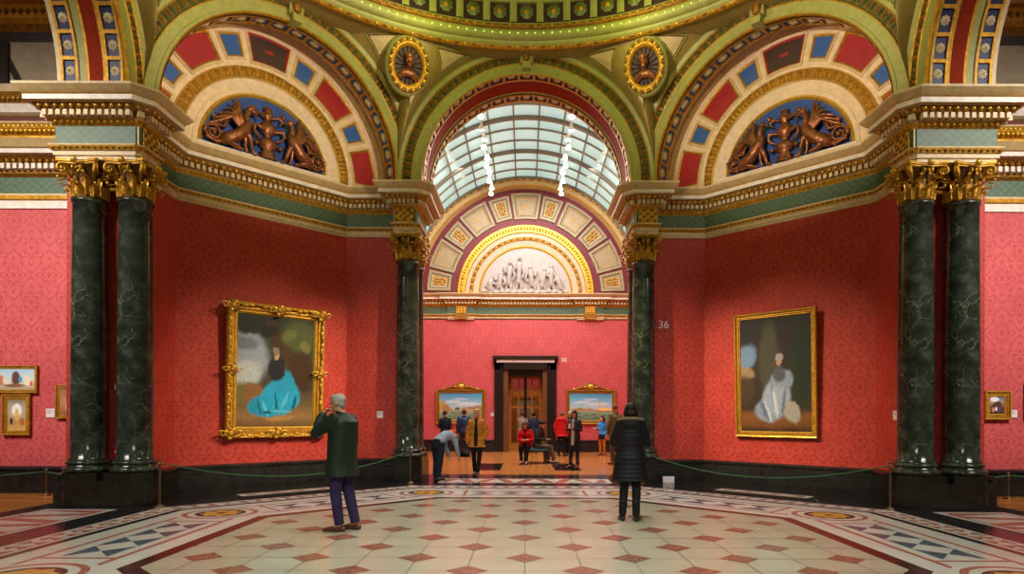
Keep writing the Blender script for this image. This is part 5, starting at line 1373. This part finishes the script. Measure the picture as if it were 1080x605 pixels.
def person(loc, heading, H, label, pose, wear, vox=.012, group=None):
    P = dict(BASE); P.update(pose); K = H/1.75
    S_ = lambda p: Vector(p)*K
    t = thing('person', (loc[0], loc[1], 0), label, 'person', group, heading)
    fr = .0095*K if vox < .009 else .0115*K
    body = MB()
    tor = [S_(p) for p in P['torso']]; fem = wear.get('female', False); sh = .92 if fem else 1.
    body.tube(tor, [(a*K*.95, b*K*.95) for a, b in TR], SKIN, 16, ref=(1, 0, 0), round_=True)
    hc = S_(P['head']); nk = S_(P['neck'])
    body.tube([nk-V(0, 0, .04)*K, nk+V(0, 0, .01)*K, hc-V(0, -.02, .06)*K], [.064*K, .054*K, .052*K], SKIN, 12, round_=True)
    Rm = Matrix.Rotation(P['yaw'], 3, 'Z') @ Matrix.Rotation(P['pitch'], 3, 'X')
    HF = lambda x, y, z: tuple(hc+Rm @ V(x, y, z)*K)
    body.ell((0, .012, .022), (.076, .094, .092), SKIN, 16, 12, HF); body.ell((0, -.012, -.038), (.060, .072, .078), SKIN, 14, 10, HF)
    body.ell((0, -.052, -.088), (.030, .026, .024), SKIN, 10, 8, HF)       # chin
    body.tube([HF(0, -.078, .018), HF(0, -.094, -.008), HF(0, -.104, -.028), HF(0, -.086, -.036)], [.009*K, .011*K, .014*K, .010*K], SKIN, 8, round_=True)
    for s_ in (-1, 1):
        body.ell((s_*.076, .012, -.012), (.010, .020, .032), SKIN, 8, 6, HF)
        body.ell((s_*.034, -.070, -.028), (.022, .016, .020), SKIN, 8, 6, HF)
        body.ell((s_*.03, -.082, .028), (.022, .012, .008), SKIN, 8, 6, HF)
    for sd in 'LR':
        h, k_, a_, to = (S_(P[n+sd]) for n in ('hip', 'knee', 'ank', 'toe'))
        body.tube([h+(0, 0) if 0 else h, h.lerp(k_, .5), k_, k_.lerp(a_, .35), a_], [.085*K, .072*K, .053*K, .054*K, .036*K], SKIN, 12, round_=True)
        body.tube([a_, a_.lerp(to, .5)-V(0, 0, .02)*K, to], [.036*K, .034*K, .026*K], SKIN, 8, round_=True)
        s0, e, wr = (S_(P[n+sd]) for n in ('sh', 'el', 'wr')); s0 = V(s0.x*sh, s0.y, s0.z)
        body.tube([tor[4]+(s0-tor[4])*.3, s0, s0.lerp(e, .5), e, e.lerp(wr, .35), wr], [.05*K, .052*K, .044*K, .037*K, .037*K, .026*K], SKIN, 10, round_=True)
        hand(body, wr, P['hd'+sd], P['hn'+sd], fr, P['curl'+sd], K, 1 if P.get('thumb'+sd, 1) > 0 else -1)
    remeshed(body, 'body', t, vox*.85 if vox < .009 else vox, 1)
    # face details
    for s_ in (-1, 1):
        mb = MB(); mb.ell((s_*.030, -.0800, .010), (.012, .007, .006), EYE, 8, 6, HF); mb.build('eye', t)
    mb = MB(); mb.ell((0, -.083, -.062), (.022, .007, .006), LIP, 8, 6, HF); mb.build('mouth', t)
    # hair
    hr = wear.get('hair'); 
    if hr:
        mb = MB(); st = wear.get('style', 'short'); m = hr
        mb.ell((0, .028, .040), (.086, .100, .088), m, 14, 10, HF)
        if st != 'balding':
            mb.ell((0, -.018, .088), (.072, .072, .034), m, 12, 8, HF)
            for s_ in (-1, 1): mb.ell((s_*.066, .026, .020), (.022, .050, .055), m, 10, 8, HF)
            mb.ell((0, .075, -.01), (.066, .036, .062), m, 10, 8, HF)
        if st == 'long':
            for s_ in (-1, 1):
                mb.tube([HF(s_*.062, -.010, .05), HF(s_*.085, .0, -.04), HF(s_*.090, .0, -.12), HF(s_*.085, -.03, -.20)], [.030*K, .034*K, .034*K, .018*K], m, 8, round_=True)
            mb.tube([HF(0, .07, .04), HF(0, .095, -.06), HF(0, .10, -.16), HF(0, .09, -.21)], [(.07*K, .04*K), (.085*K, .035*K), (.085*K, .03*K), (.06*K, .02*K)], m, 10, ref=(1, 0, 0), round_=True)
        if st == 'bob':
            for s_ in (-1, 1): mb.tube([HF(s_*.064, 0, .05), HF(s_*.084, .01, -.03), HF(s_*.078, .0, -.09)], [.028*K, .034*K, .022*K], m, 8, round_=True)
            mb.ell((0, .07, -.04), (.078, .045, .07), m, 10, 8, HF)
        if st == 'bun': mb.ell((0, .12, .05), (.045, .04, .045), m, 10, 8, HF)
        remeshed(mb, 'hair', t, vox*.9, 2)
    # trousers / leggings
    tm = wear.get('legs')
    if tm:
        mb = MB(); f = wear.get('leg_fit', 1.)
        if wear.get('pelvis', True):
            mb.tube([tor[0], tor[1], tor[1].lerp(tor[2], .4)], [(.168*K, .125*K), (.180*K, .132*K), (.165*K, .12*K)], tm, 16, ref=(1, 0, 0), round_=True)
        for sd in 'LR':
            h, k_, a_ = (S_(P[n+sd]) for n in ('hip', 'knee', 'ank')); a2 = k_.lerp(a_, wear.get('leg_len', 1.0))
            mb.tube([h, h.lerp(k_, .5), k_, k_.lerp(a2, .4), k_.lerp(a2, .8), a2], [.100*K*f**.5, .088*K*f, .072*K*f, .068*K*f, .062*K*f, .060*K*f], tm, 12, round_=False)
        remeshed(mb, wear.get('legs_name', 'trousers'), t, vox, 3)
    # shoes
    sm_ = wear.get('shoes')
    if sm_:
        for sd in 'LR':
            a_, to = S_(P['ank'+sd]), S_(P['toe'+sd]); d = (to-a_); d.z = 0; d.normalize(); mb = MB(); zz = to.z-.03*K
            b0 = V(a_.x, a_.y, zz)
            mb.tube([b0-d*.055*K+V(0, 0, .040)*K, b0+V(0, 0, .045)*K, b0+d*.08*K+V(0, 0, .040)*K, b0+d*.16*K+V(0, 0, .030)*K, b0+d*.20*K+V(0, 0, .024)*K],
                    [(.034*K, .036*K), (.038*K, .044*K), (.046*K, .038*K), (.045*K, .028*K), (.032*K, .022*K)], sm_, 12, ref=d.cross(V(0, 0, 1)), round_=True)
            if wear.get('boot'):
                k_ = S_(P['knee'+sd]); mb.tube([a_+V(0, 0, -.02)*K, a_.lerp(k_, .2), a_.lerp(k_, wear['boot'])], [.046*K, .052*K, .066*K], sm_, 12, round_=True)
            remeshed(mb, 'boot' if wear.get('boot') else 'shoe', t, vox*.8, 2)
    # coat
    cm = wear.get('coat')
    if cm:
        mb = MB(); f = wear.get('coat_fit', 1.15); hem = wear.get('hem', 0.)      # hem: extra length below the pelvis
        T_ = list(tor); R_ = [(a*K*f, b*K*f) for a, b in TR]; R_[4] = (R_[4][0]*1.02, R_[4][1]*1.05); R_[5] = (.085*K, .085*K)
        if hem: 
            hp = wear.get('hem_at')
            b = S_(hp) if hp else tor[0]+V(0, 0, -hem)*K
            fl = wear.get('flare', 1.12)
            T_ = [b, tor[0].lerp(b, .5)]+T_; R_ = [(.178*K*f*fl, .135*K*f*fl), (.172*K*f*(1+fl)/2, .128*K*f*(1+fl)/2)]+R_
            R_[2] = (.170*K*f, .125*K*f); R_[3] = (.168*K*f, .125*K*f)
        if wear.get('boxy'):
            R_ = [(max(a, .165*K*f), max(b_, .125*K*f)) if i < len(R_)-1 else (a, b_) for i, (a, b_) in enumerate(R_)]
        if wear.get('quilt'):
            T2, R2 = [], []
            for i in range(len(T_)-1):
                n = max(2, int((T_[i+1]-T_[i]).length/(.016*K)))
                for j in range(n):
                    u = j/n; T2.append(T_[i].lerp(T_[i+1], u)); g_ = .0035*K*(1 if (len(T2) % 4) in (1, 2) else -.35)
                    R2.append((R_[i][0]*(1-u)+R_[i+1][0]*u+g_, R_[i][1]*(1-u)+R_[i+1][1]*u+g_))
            T_, R_ = T2+[T_[-1]], R2+[R_[-1]]
        mb.tube(T_, R_, cm, 20, ref=(1, 0, 0), round_=False)
        sl = wear.get('sleeve', .97); aw = wear.get('arm', 1.)
        for sd in 'LR':
            s0, e, wr = (S_(P[n+sd]) for n in ('sh', 'el', 'wr')); s0 = V(s0.x*sh, s0.y, s0.z); w2 = e.lerp(wr, sl)
            mb.tube([tor[4]+(s0-tor[4])*.25, s0, s0.lerp(e, .5), e, e.lerp(w2, .5), w2], [.07*K, .074*K*aw, .064*K*aw, .058*K*aw, .052*K*aw, .046*K*aw], cm, 12, round_=True)
        if wear.get('collar', True):
            mb.tube([nk-V(0, 0, .05)*K, nk+V(0, .005, .0)*K, nk+V(0, .012, .035)*K], [(.10*K, .09*K), (.078*K, .078*K), (.074*K, .074*K)], cm, 14, ref=(1, 0, 0), round_=False)
        if wear.get('hood'):
            mb.ell(tuple(nk+V(0, .09, -.05)*K), (.185*K, .10*K, .10*K), cm, 14, 10)
        if wear.get('cape'):
            mb.tube([nk+V(0, .03, -.02)*K, tor[4]+V(0, .05, .0)*K, tor[3]+V(0, .07, .06)*K], [(.10*K, .07*K), (.215*K, .095*K), (.215*K, .085*K)], cm, 16, ref=(1, 0, 0), round_=False)
        remeshed(mb, wear.get('coat_name', 'coat'), t, vox, 2)
    if wear.get('fur'):
        mb = MB(); rr = random.Random(3)
        for i in range(26):
            a = PI*(.0+1.0*i/25); c0 = nk+V(.185*math.cos(a), .02+.15*math.sin(a), .0+.03*math.sin(a))*K
            mb.ell(tuple(c0), (.030*K, .030*K, .026*K), wear['fur'], 7, 5)
        remeshed(mb, 'fur_trim', t, vox, 1)
    if wear.get('top'):
        mb = MB(); f = wear.get('coat_fit', 1.15)
        pts = [tor[0]+V(0, -.122*f, -.12)*K, tor[1]+V(0, -.105*f, 0)*K, tor[2]+V(0, -.105*f, 0)*K, tor[3]+V(0, -.108*f, 0)*K, tor[4]+V(0, -.085*f, .02)*K, nk+V(0, -.045, .0)*K]
        mb.tube(pts, [(.055*K, .03*K), (.055*K, .035*K), (.052*K, .03*K), (.045*K, .03*K), (.035*K, .035*K), (.045*K, .03*K)], wear['top'], 12, ref=(1, 0, 0), round_=True)
        remeshed(mb, 'top', t, vox, 2)
    if wear.get('skirt'):
        mb = MB(); mb.tube([tor[0]+V(0, 0, -.14)*K, tor[0], tor[1]], [(.20*K, .16*K), (.185*K, .14*K), (.17*K, .125*K)], wear['skirt'], 16, ref=(1, 0, 0)); remeshed(mb, 'skirt', t, vox, 2)
    return t
def held(name, mb, loc, label, cat, rz=0.):
    o = mb.build(name); o.location = loc; o.rotation_euler = (0, 0, rz); return tag(o, label, cat)
def bag(loc, mat, label, rz=0., w_=.28, h_=.22, d=.12, strap=.16):
    t = thing('handbag', loc, label, 'bag', None, rz)
    mb = MB(); mb.tube([(0, 0, -strap-h_), (0, 0, -strap-h_*.5), (0, 0, -strap)], [(w_/2, d/2), (w_/2*.97, d/2*.95), (w_/2*.8, d*.2)], mat, 16, ref=(1, 0, 0), round_=False); mb.build('bag_body', t, recalc=True)
    mb = MB(); mb.tube([(-w_*.3, 0, -strap-.01), (-w_*.22, 0, -strap*.4), (0, 0, 0), (w_*.22, 0, -strap*.4), (w_*.3, 0, -strap-.01)], .008, mat, 6); mb.build('handle', t)
    return t
def gp(px, py, dz=0.): 
    """ground point under a pixel"""
    D = CAMZ*FPX/(py-439.7+ (px-554)*.0035); return ((px-554)/FPX*D, D)
grey_hair = cloth('grey_hair', srgb(168, 160, 148), .7, .6, 90); dark_hair = cloth('dark_hair', srgb(30, 22, 18), .5, .5, 90)
brown_hair = cloth('brown_hair', srgb(76, 42, 24), .5, .5, 90); blond_hair = cloth('blond_hair', srgb(226, 178, 104), .5, .5, 90)
black_cloth = cloth('black_cloth', srgb(24, 24, 27)); denim = cloth('dark_denim', srgb(34, 38, 52)); dark_leather = plain('dark_leather', srgb(26, 20, 18), .4)
brown_leather = plain('brown_leather', srgb(84, 48, 32), .45)
R_ = math.radians
# 1 man in green jacket, profile to the left, hand at his face
person(gp(361, 560.5), R_(-108), 1.80, 'person with short grey hair in dark green jacket and purple trousers, hand raised to mouth', dict(
    hipL=(.09, 0, .92), kneeL=(.10, -.03, .50), ankL=(.10, .03, .09), toeL=(.12, -.15, .03), kneeR=(-.10, .03, .50), ankR=(-.11, .13, .09), toeR=(-.14, -.04, .03),
    torso=[(0, 0, .86), (0, 0, .95), (0, .005, 1.08), (0, .015, 1.25), (0, .02, 1.38), (0, .0, 1.46)], neck=(0, -.02, 1.49), head=(0, -.075, 1.625), pitch=.12,
    elL=(.21, -.25, 1.25), wrL=(.09, -.235, 1.46), hdL=(-.42, .28, .75), hnL=(-.3, .9, 0.1), curlL=.75,
    elR=(-.24, .0, 1.14), wrR=(-.22, -.12, .90), hdR=(0, -.2, -1)),
    dict(hair=grey_hair, legs=cloth('purple_corduroy', srgb(50, 40, 74), .85, .5, 120), leg_fit=1.02, shoes=brown_leather, coat=cloth('dark_green_waxed_cotton', srgb(28, 40, 28), .6, .4, 14, 0, .2), coat_name='jacket', coat_fit=1.36, hem=.16, flare=1.06, boxy=True, cape=True, arm=1.35), vox=.0085)
# 2 woman in long black quilted coat, from behind
person(gp(665, 548), R_(174), 1.70, 'person with dark hair in long black quilted coat and boots, seen from behind', dict(
    kneeL=(.09, -.02, .50), ankL=(.115, .0, .09), toeL=(.14, -.15, .03), kneeR=(-.09, .0, .50), ankR=(-.085, .03, .09), toeR=(-.13, -.11, .03), yaw=.2, pitch=.25,
    elL=(.235, -.04, 1.16), wrL=(.13, -.22, 1.16), elR=(-.245, -.06, 1.15), wrR=(-.13, -.24, 1.22), hdL=(-.5, -.5, .3), hdR=(.4, -.5, .4), hnL=(0, 1, 0.2), hnR=(0, 1, 0.2), curlL=.8, curlR=.8),
    dict(female=True, hair=dark_hair, style='bob', legs=black_cloth, leg_fit=.95, shoes=dark_leather, boot=.55, coat=cloth('black_quilted_nylon', srgb(20, 20, 23), .6, .3, 20), hem=.26, coat_fit=1.42, flare=1.12, quilt=True, hood=True, arm=1.3,
         fur=cloth('beige_fur', srgb(128, 108, 82), .9, .9, 120)), vox=.0085)
# 3 woman in mustard fur coat
x3, y3 = gp(503, 502)
person((x3, y3), R_(-6), 1.70, 'person with long blond hair in open mustard coat over black clothes, walking', dict(
    kneeL=(.085, -.10, .51), ankL=(.05, -.16, .10), toeL=(.06, -.33, .05), kneeR=(-.08, .01, .50), ankR=(-.07, .12, .11), toeR=(-.08, -.04, .03), yaw=.12,
    elR=(-.23, .03, 1.15), wrR=(-.25, -.02, .92), elL=(.25, .05, 1.17), wrL=(.19, -.06, .98)),
    dict(female=True, hair=blond_hair, style='long', legs=black_cloth, leg_fit=.85, shoes=dark_leather, boot=.3, top=black_cloth, coat=cloth('mustard_fur', srgb(204, 128, 44), .9, .8, 50, 0, .3, 12), coat_fit=1.18, hem=.10, flare=1.12, arm=1.35), vox=.010)
bag((x3-.29, y3-.03, .86), dark_leather, 'black handbag held by the person in the mustard coat', R_(-20))
# 4 bending figure by the far left column
x4, y4 = gp(463, 507)
person((x4, y4), R_(140), 1.68, 'person bending forward in pale top and dark trousers beside the far left column', dict(
    torso=[(0, .03, .88), (0, .0, .96), (0, -.10, 1.05), (0, -.24, 1.10), (0, -.35, 1.10), (0, -.42, 1.08)], neck=(0, -.44, 1.06), head=(0, -.56, .98), pitch=1.0,
    hipL=(.09, .02, .92), hipR=(-.09, .02, .92), kneeL=(.10, -.01, .50), kneeR=(-.10, .06, .50), ankR=(-.10, .12, .09), toeR=(-.12, -.05, .03),
    shL=(.17, -.36, 1.07), elL=(.19, -.40, .80), wrL=(.16, -.48, .60), hdL=(0, -.1, -1), shR=(-.17, -.36, 1.07), elR=(-.19, -.42, .80), wrR=(-.15, -.52, .60), hdR=(0, -.1, -1)),
    dict(hair=cloth('auburn_hair', srgb(120, 66, 30), .6, .5, 90), style='bob', leg_fit=1.15, legs=cloth('charcoal_trousers', srgb(28, 32, 40)), shoes=dark_leather, coat=cloth('pale_grey_top', srgb(150, 160, 176)), coat_name='top', coat_fit=1.12, collar=False), vox=.011)
# 5, 6 men looking at the left waterside picture
person((-3.05, 24.2), R_(176), 1.72, 'person in dark navy coat looking at the left waterside picture, orange bag at hip', dict(yaw=-.5, elL=(.24, .02, 1.14), wrL=(.12, -.17, 1.05)),
    dict(hair=cloth('brown_short_hair', srgb(60, 40, 28)), legs=black_cloth, shoes=dark_leather, coat=cloth('navy_wool', srgb(20, 28, 42)), coat_fit=1.2, hem=.12), vox=.013)
t5 = bag((-2.72, 24.0, 1.22), cloth('orange_canvas', srgb(190, 108, 36)), 'orange shoulder bag at the hip of the person in the dark navy coat', 0., .34, .26, .14, .2)
person((-2.30, 23.9), R_(182), 1.78, 'person in blue padded jacket seen from behind at the left waterside picture', dict(kneeL=(.11, -.02, .5), ankL=(.13, .02, .09)),
    dict(hair=brown_hair, legs=denim, shoes=dark_leather, coat=cloth('blue_padded_nylon', srgb(32, 52, 88), .5), coat_name='jacket', coat_fit=1.25, quilt=True, arm=1.25), vox=.013)
# 7, 8 seated on the bench
SIT = dict(torso=[(0, .05, .50), (0, .04, .58), (0, .02, .70), (0, -.03, .86), (0, -.06, .98), (0, -.07, 1.05)], neck=(0, -.08, 1.09), head=(0, -.15, 1.20),
    hipL=(.09, 0, .53), kneeL=(.11, -.42, .52), ankL=(.08, -.44, .10), toeL=(.09, -.62, .03), hipR=(-.09, 0, .53), kneeR=(-.11, -.42, .52), ankR=(-.08, -.40, .10), toeR=(-.09, -.58, .03),
    shL=(.165, -.06, 1.01), elL=(.22, -.10, .76), wrL=(.06, -.30, .72), shR=(-.165, -.06, 1.01), elR=(-.22, -.10, .76), wrR=(-.06, -.30, .72),
    hdL=(-.5, -.6, 0), hdR=(.5, -.6, 0), hnL=(0, 0, 1), hnR=(0, 0, 1), pitch=.45)
person((.02, 20.55), R_(-8), 1.80, 'person in bright red coat sitting on the bench and looking down', SIT,
    dict(female=True, hair=brown_hair, style='long', legs=black_cloth, leg_fit=.85, shoes=dark_leather, top=black_cloth, coat=cloth('scarlet_wool', srgb(196, 16, 26)), coat_fit=1.25, boxy=True, arm=1.15), vox=.011)
S2 = dict(SIT); S2.update(pitch=.5, kneeL=(.12, -.40, .50), ankL=(.10, -.50, .10), toeL=(.10, -.68, .03))
person((.42, 20.95), R_(62), 1.84, 'person in grey trousers sitting sideways on the bench behind the red coat', S2,
    dict(hair=dark_hair, legs=cloth('grey_brown_trousers', srgb(96, 84, 72)), shoes=dark_leather, coat=cloth('dark_olive_jacket', srgb(50, 44, 36)), coat_name='jacket', coat_fit=1.2), vox=.011)
mb = MB(); mb.box((-.10, -.07, 0), (.10, .07, .015), 'label'); held('gallery_leaflet', mb, (.0, 20.12, .78), 'white leaflet held by the seated person in the red coat', 'leaflet', .2)
# 9 two visitors in the doorway
person((-.12, 26.2), R_(165), 1.72, 'person in pale scarf and dark coat standing in the doorway, left of two', dict(yaw=.5, elL=(.26, -.1, 1.22), wrL=(.12, -.22, 1.36), hdL=(-.5, -.2, .6)),
    dict(hair=brown_hair, legs=denim, shoes=dark_leather, coat=cloth('grey_beige_coat', srgb(136, 122, 108)), coat_fit=1.2, hem=.1), vox=.014)
person((.36, 26.4), R_(185), 1.70, 'person in dark blue jacket standing in the doorway, right of two', dict(yaw=-.4),
    dict(hair=dark_hair, legs=black_cloth, shoes=dark_leather, coat=cloth('dark_blue_jacket', srgb(34, 42, 62)), coat_name='jacket', coat_fit=1.18), vox=.014)
# 10 red anorak
x, y = gp(592, 480.5)
person((x+.02, y), R_(168), 1.70, 'person in red anorak and dark trousers seen from behind, right of the doorway', dict(kneeL=(.11, -.02, .5), ankL=(.13, .0, .09), elL=(.27, .0, 1.16), elR=(-.27, .0, 1.16)),
    dict(hair=cloth('sparse_grey_hair', srgb(110, 88, 72)), style='balding', legs=black_cloth, shoes=dark_leather, coat=cloth('red_anorak_nylon', srgb(198, 22, 28), .6), coat_name='anorak', coat_fit=1.28, hem=.06, boxy=True, hood=True, arm=1.3), vox=.013)
# grey haired visitor behind
person((1.76, 24.9), R_(175), 1.74, 'person with grey hair in dark jacket standing behind the phone user', dict(), dict(hair=grey_hair, legs=black_cloth, shoes=dark_leather, coat=cloth('charcoal_jacket', srgb(44, 44, 50)), coat_name='jacket', coat_fit=1.2), vox=.014)
# 11 woman in navy jacket with phone
x, y = gp(606, 493)
person((x, y), R_(-28), 1.70, 'person with dark bob in navy jacket and brown boots, reading a phone', dict(
    yaw=-.1, pitch=.3, elL=(.22, -.02, 1.15), wrL=(.06, -.24, 1.20), hdL=(-.6, -.5, .3), hnL=(0, .3, 1), elR=(-.24, -.02, 1.15), wrR=(-.08, -.26, 1.20), hdR=(.5, -.5, .3), hnR=(0, .3, 1),
    kneeR=(-.11, -.01, .5), ankR=(-.14, .02, .09), toeR=(-.19, -.14, .03)),
    dict(female=True, hair=dark_hair, style='bob', legs=denim, leg_fit=.86, shoes=brown_leather, boot=.45, top=cloth('pale_shirt', srgb(190, 176, 160)), coat=cloth('navy_leather', srgb(36, 40, 58), .5), coat_name='jacket', coat_fit=1.18, boxy=False), vox=.011)
mb = MB(); mb.box((-.035, -.004, 0), (.035, .004, .14), 'label'); held('phone', mb, (x-.17, y-.30, 1.18), 'white phone held by the person in the navy jacket', 'phone', .4)
# 12 girl with yellow leggings
person((3.06, 25.2), R_(-40), 1.55, 'small person in blue top, dark skirt and mustard leggings near the right waterside picture', dict(yaw=-.3, elR=(-.24, -.05, 1.15), wrR=(-.16, -.25, 1.18), hdR=(-.3, -.8, .1)),
    dict(female=True, hair=brown_hair, style='long', legs=cloth('mustard_leggings', srgb(206, 128, 24)), pelvis=False, legs_name='leggings', leg_fit=.85, shoes=dark_leather, coat=cloth('bright_blue_top', srgb(58, 132, 196)), coat_name='top', coat_fit=1.1, skirt=black_cloth), vox=.013)
mb = MB(); mb.box((-.14, -.10, 0), (.14, .10, .02), 'label'); held('open_booklet', mb, (2.78, 24.80, 1.07), 'white open booklet held by the small person in the blue top', 'booklet', .5)
# 13 man in olive jacket
x, y = gp(649, 489)
person((x, y), R_(-150), 1.92, 'person with bald head in olive jacket, half hidden behind the black quilted coat', dict(yaw=-.6, kneeR=(-.10, .02, .5), ankR=(-.10, .14, .10), toeR=(-.12, -.02, .03), elL=(.25, .0, 1.14)),
    dict(hair=cloth('cropped_brown_hair', srgb(120, 84, 66)), style='balding', legs=cloth('grey_trousers', srgb(84, 76, 70)), shoes=brown_leather, coat=cloth('olive_jacket', srgb(104, 98, 60)), coat_name='jacket', coat_fit=1.2, hem=.06, boxy=True), vox=.012)
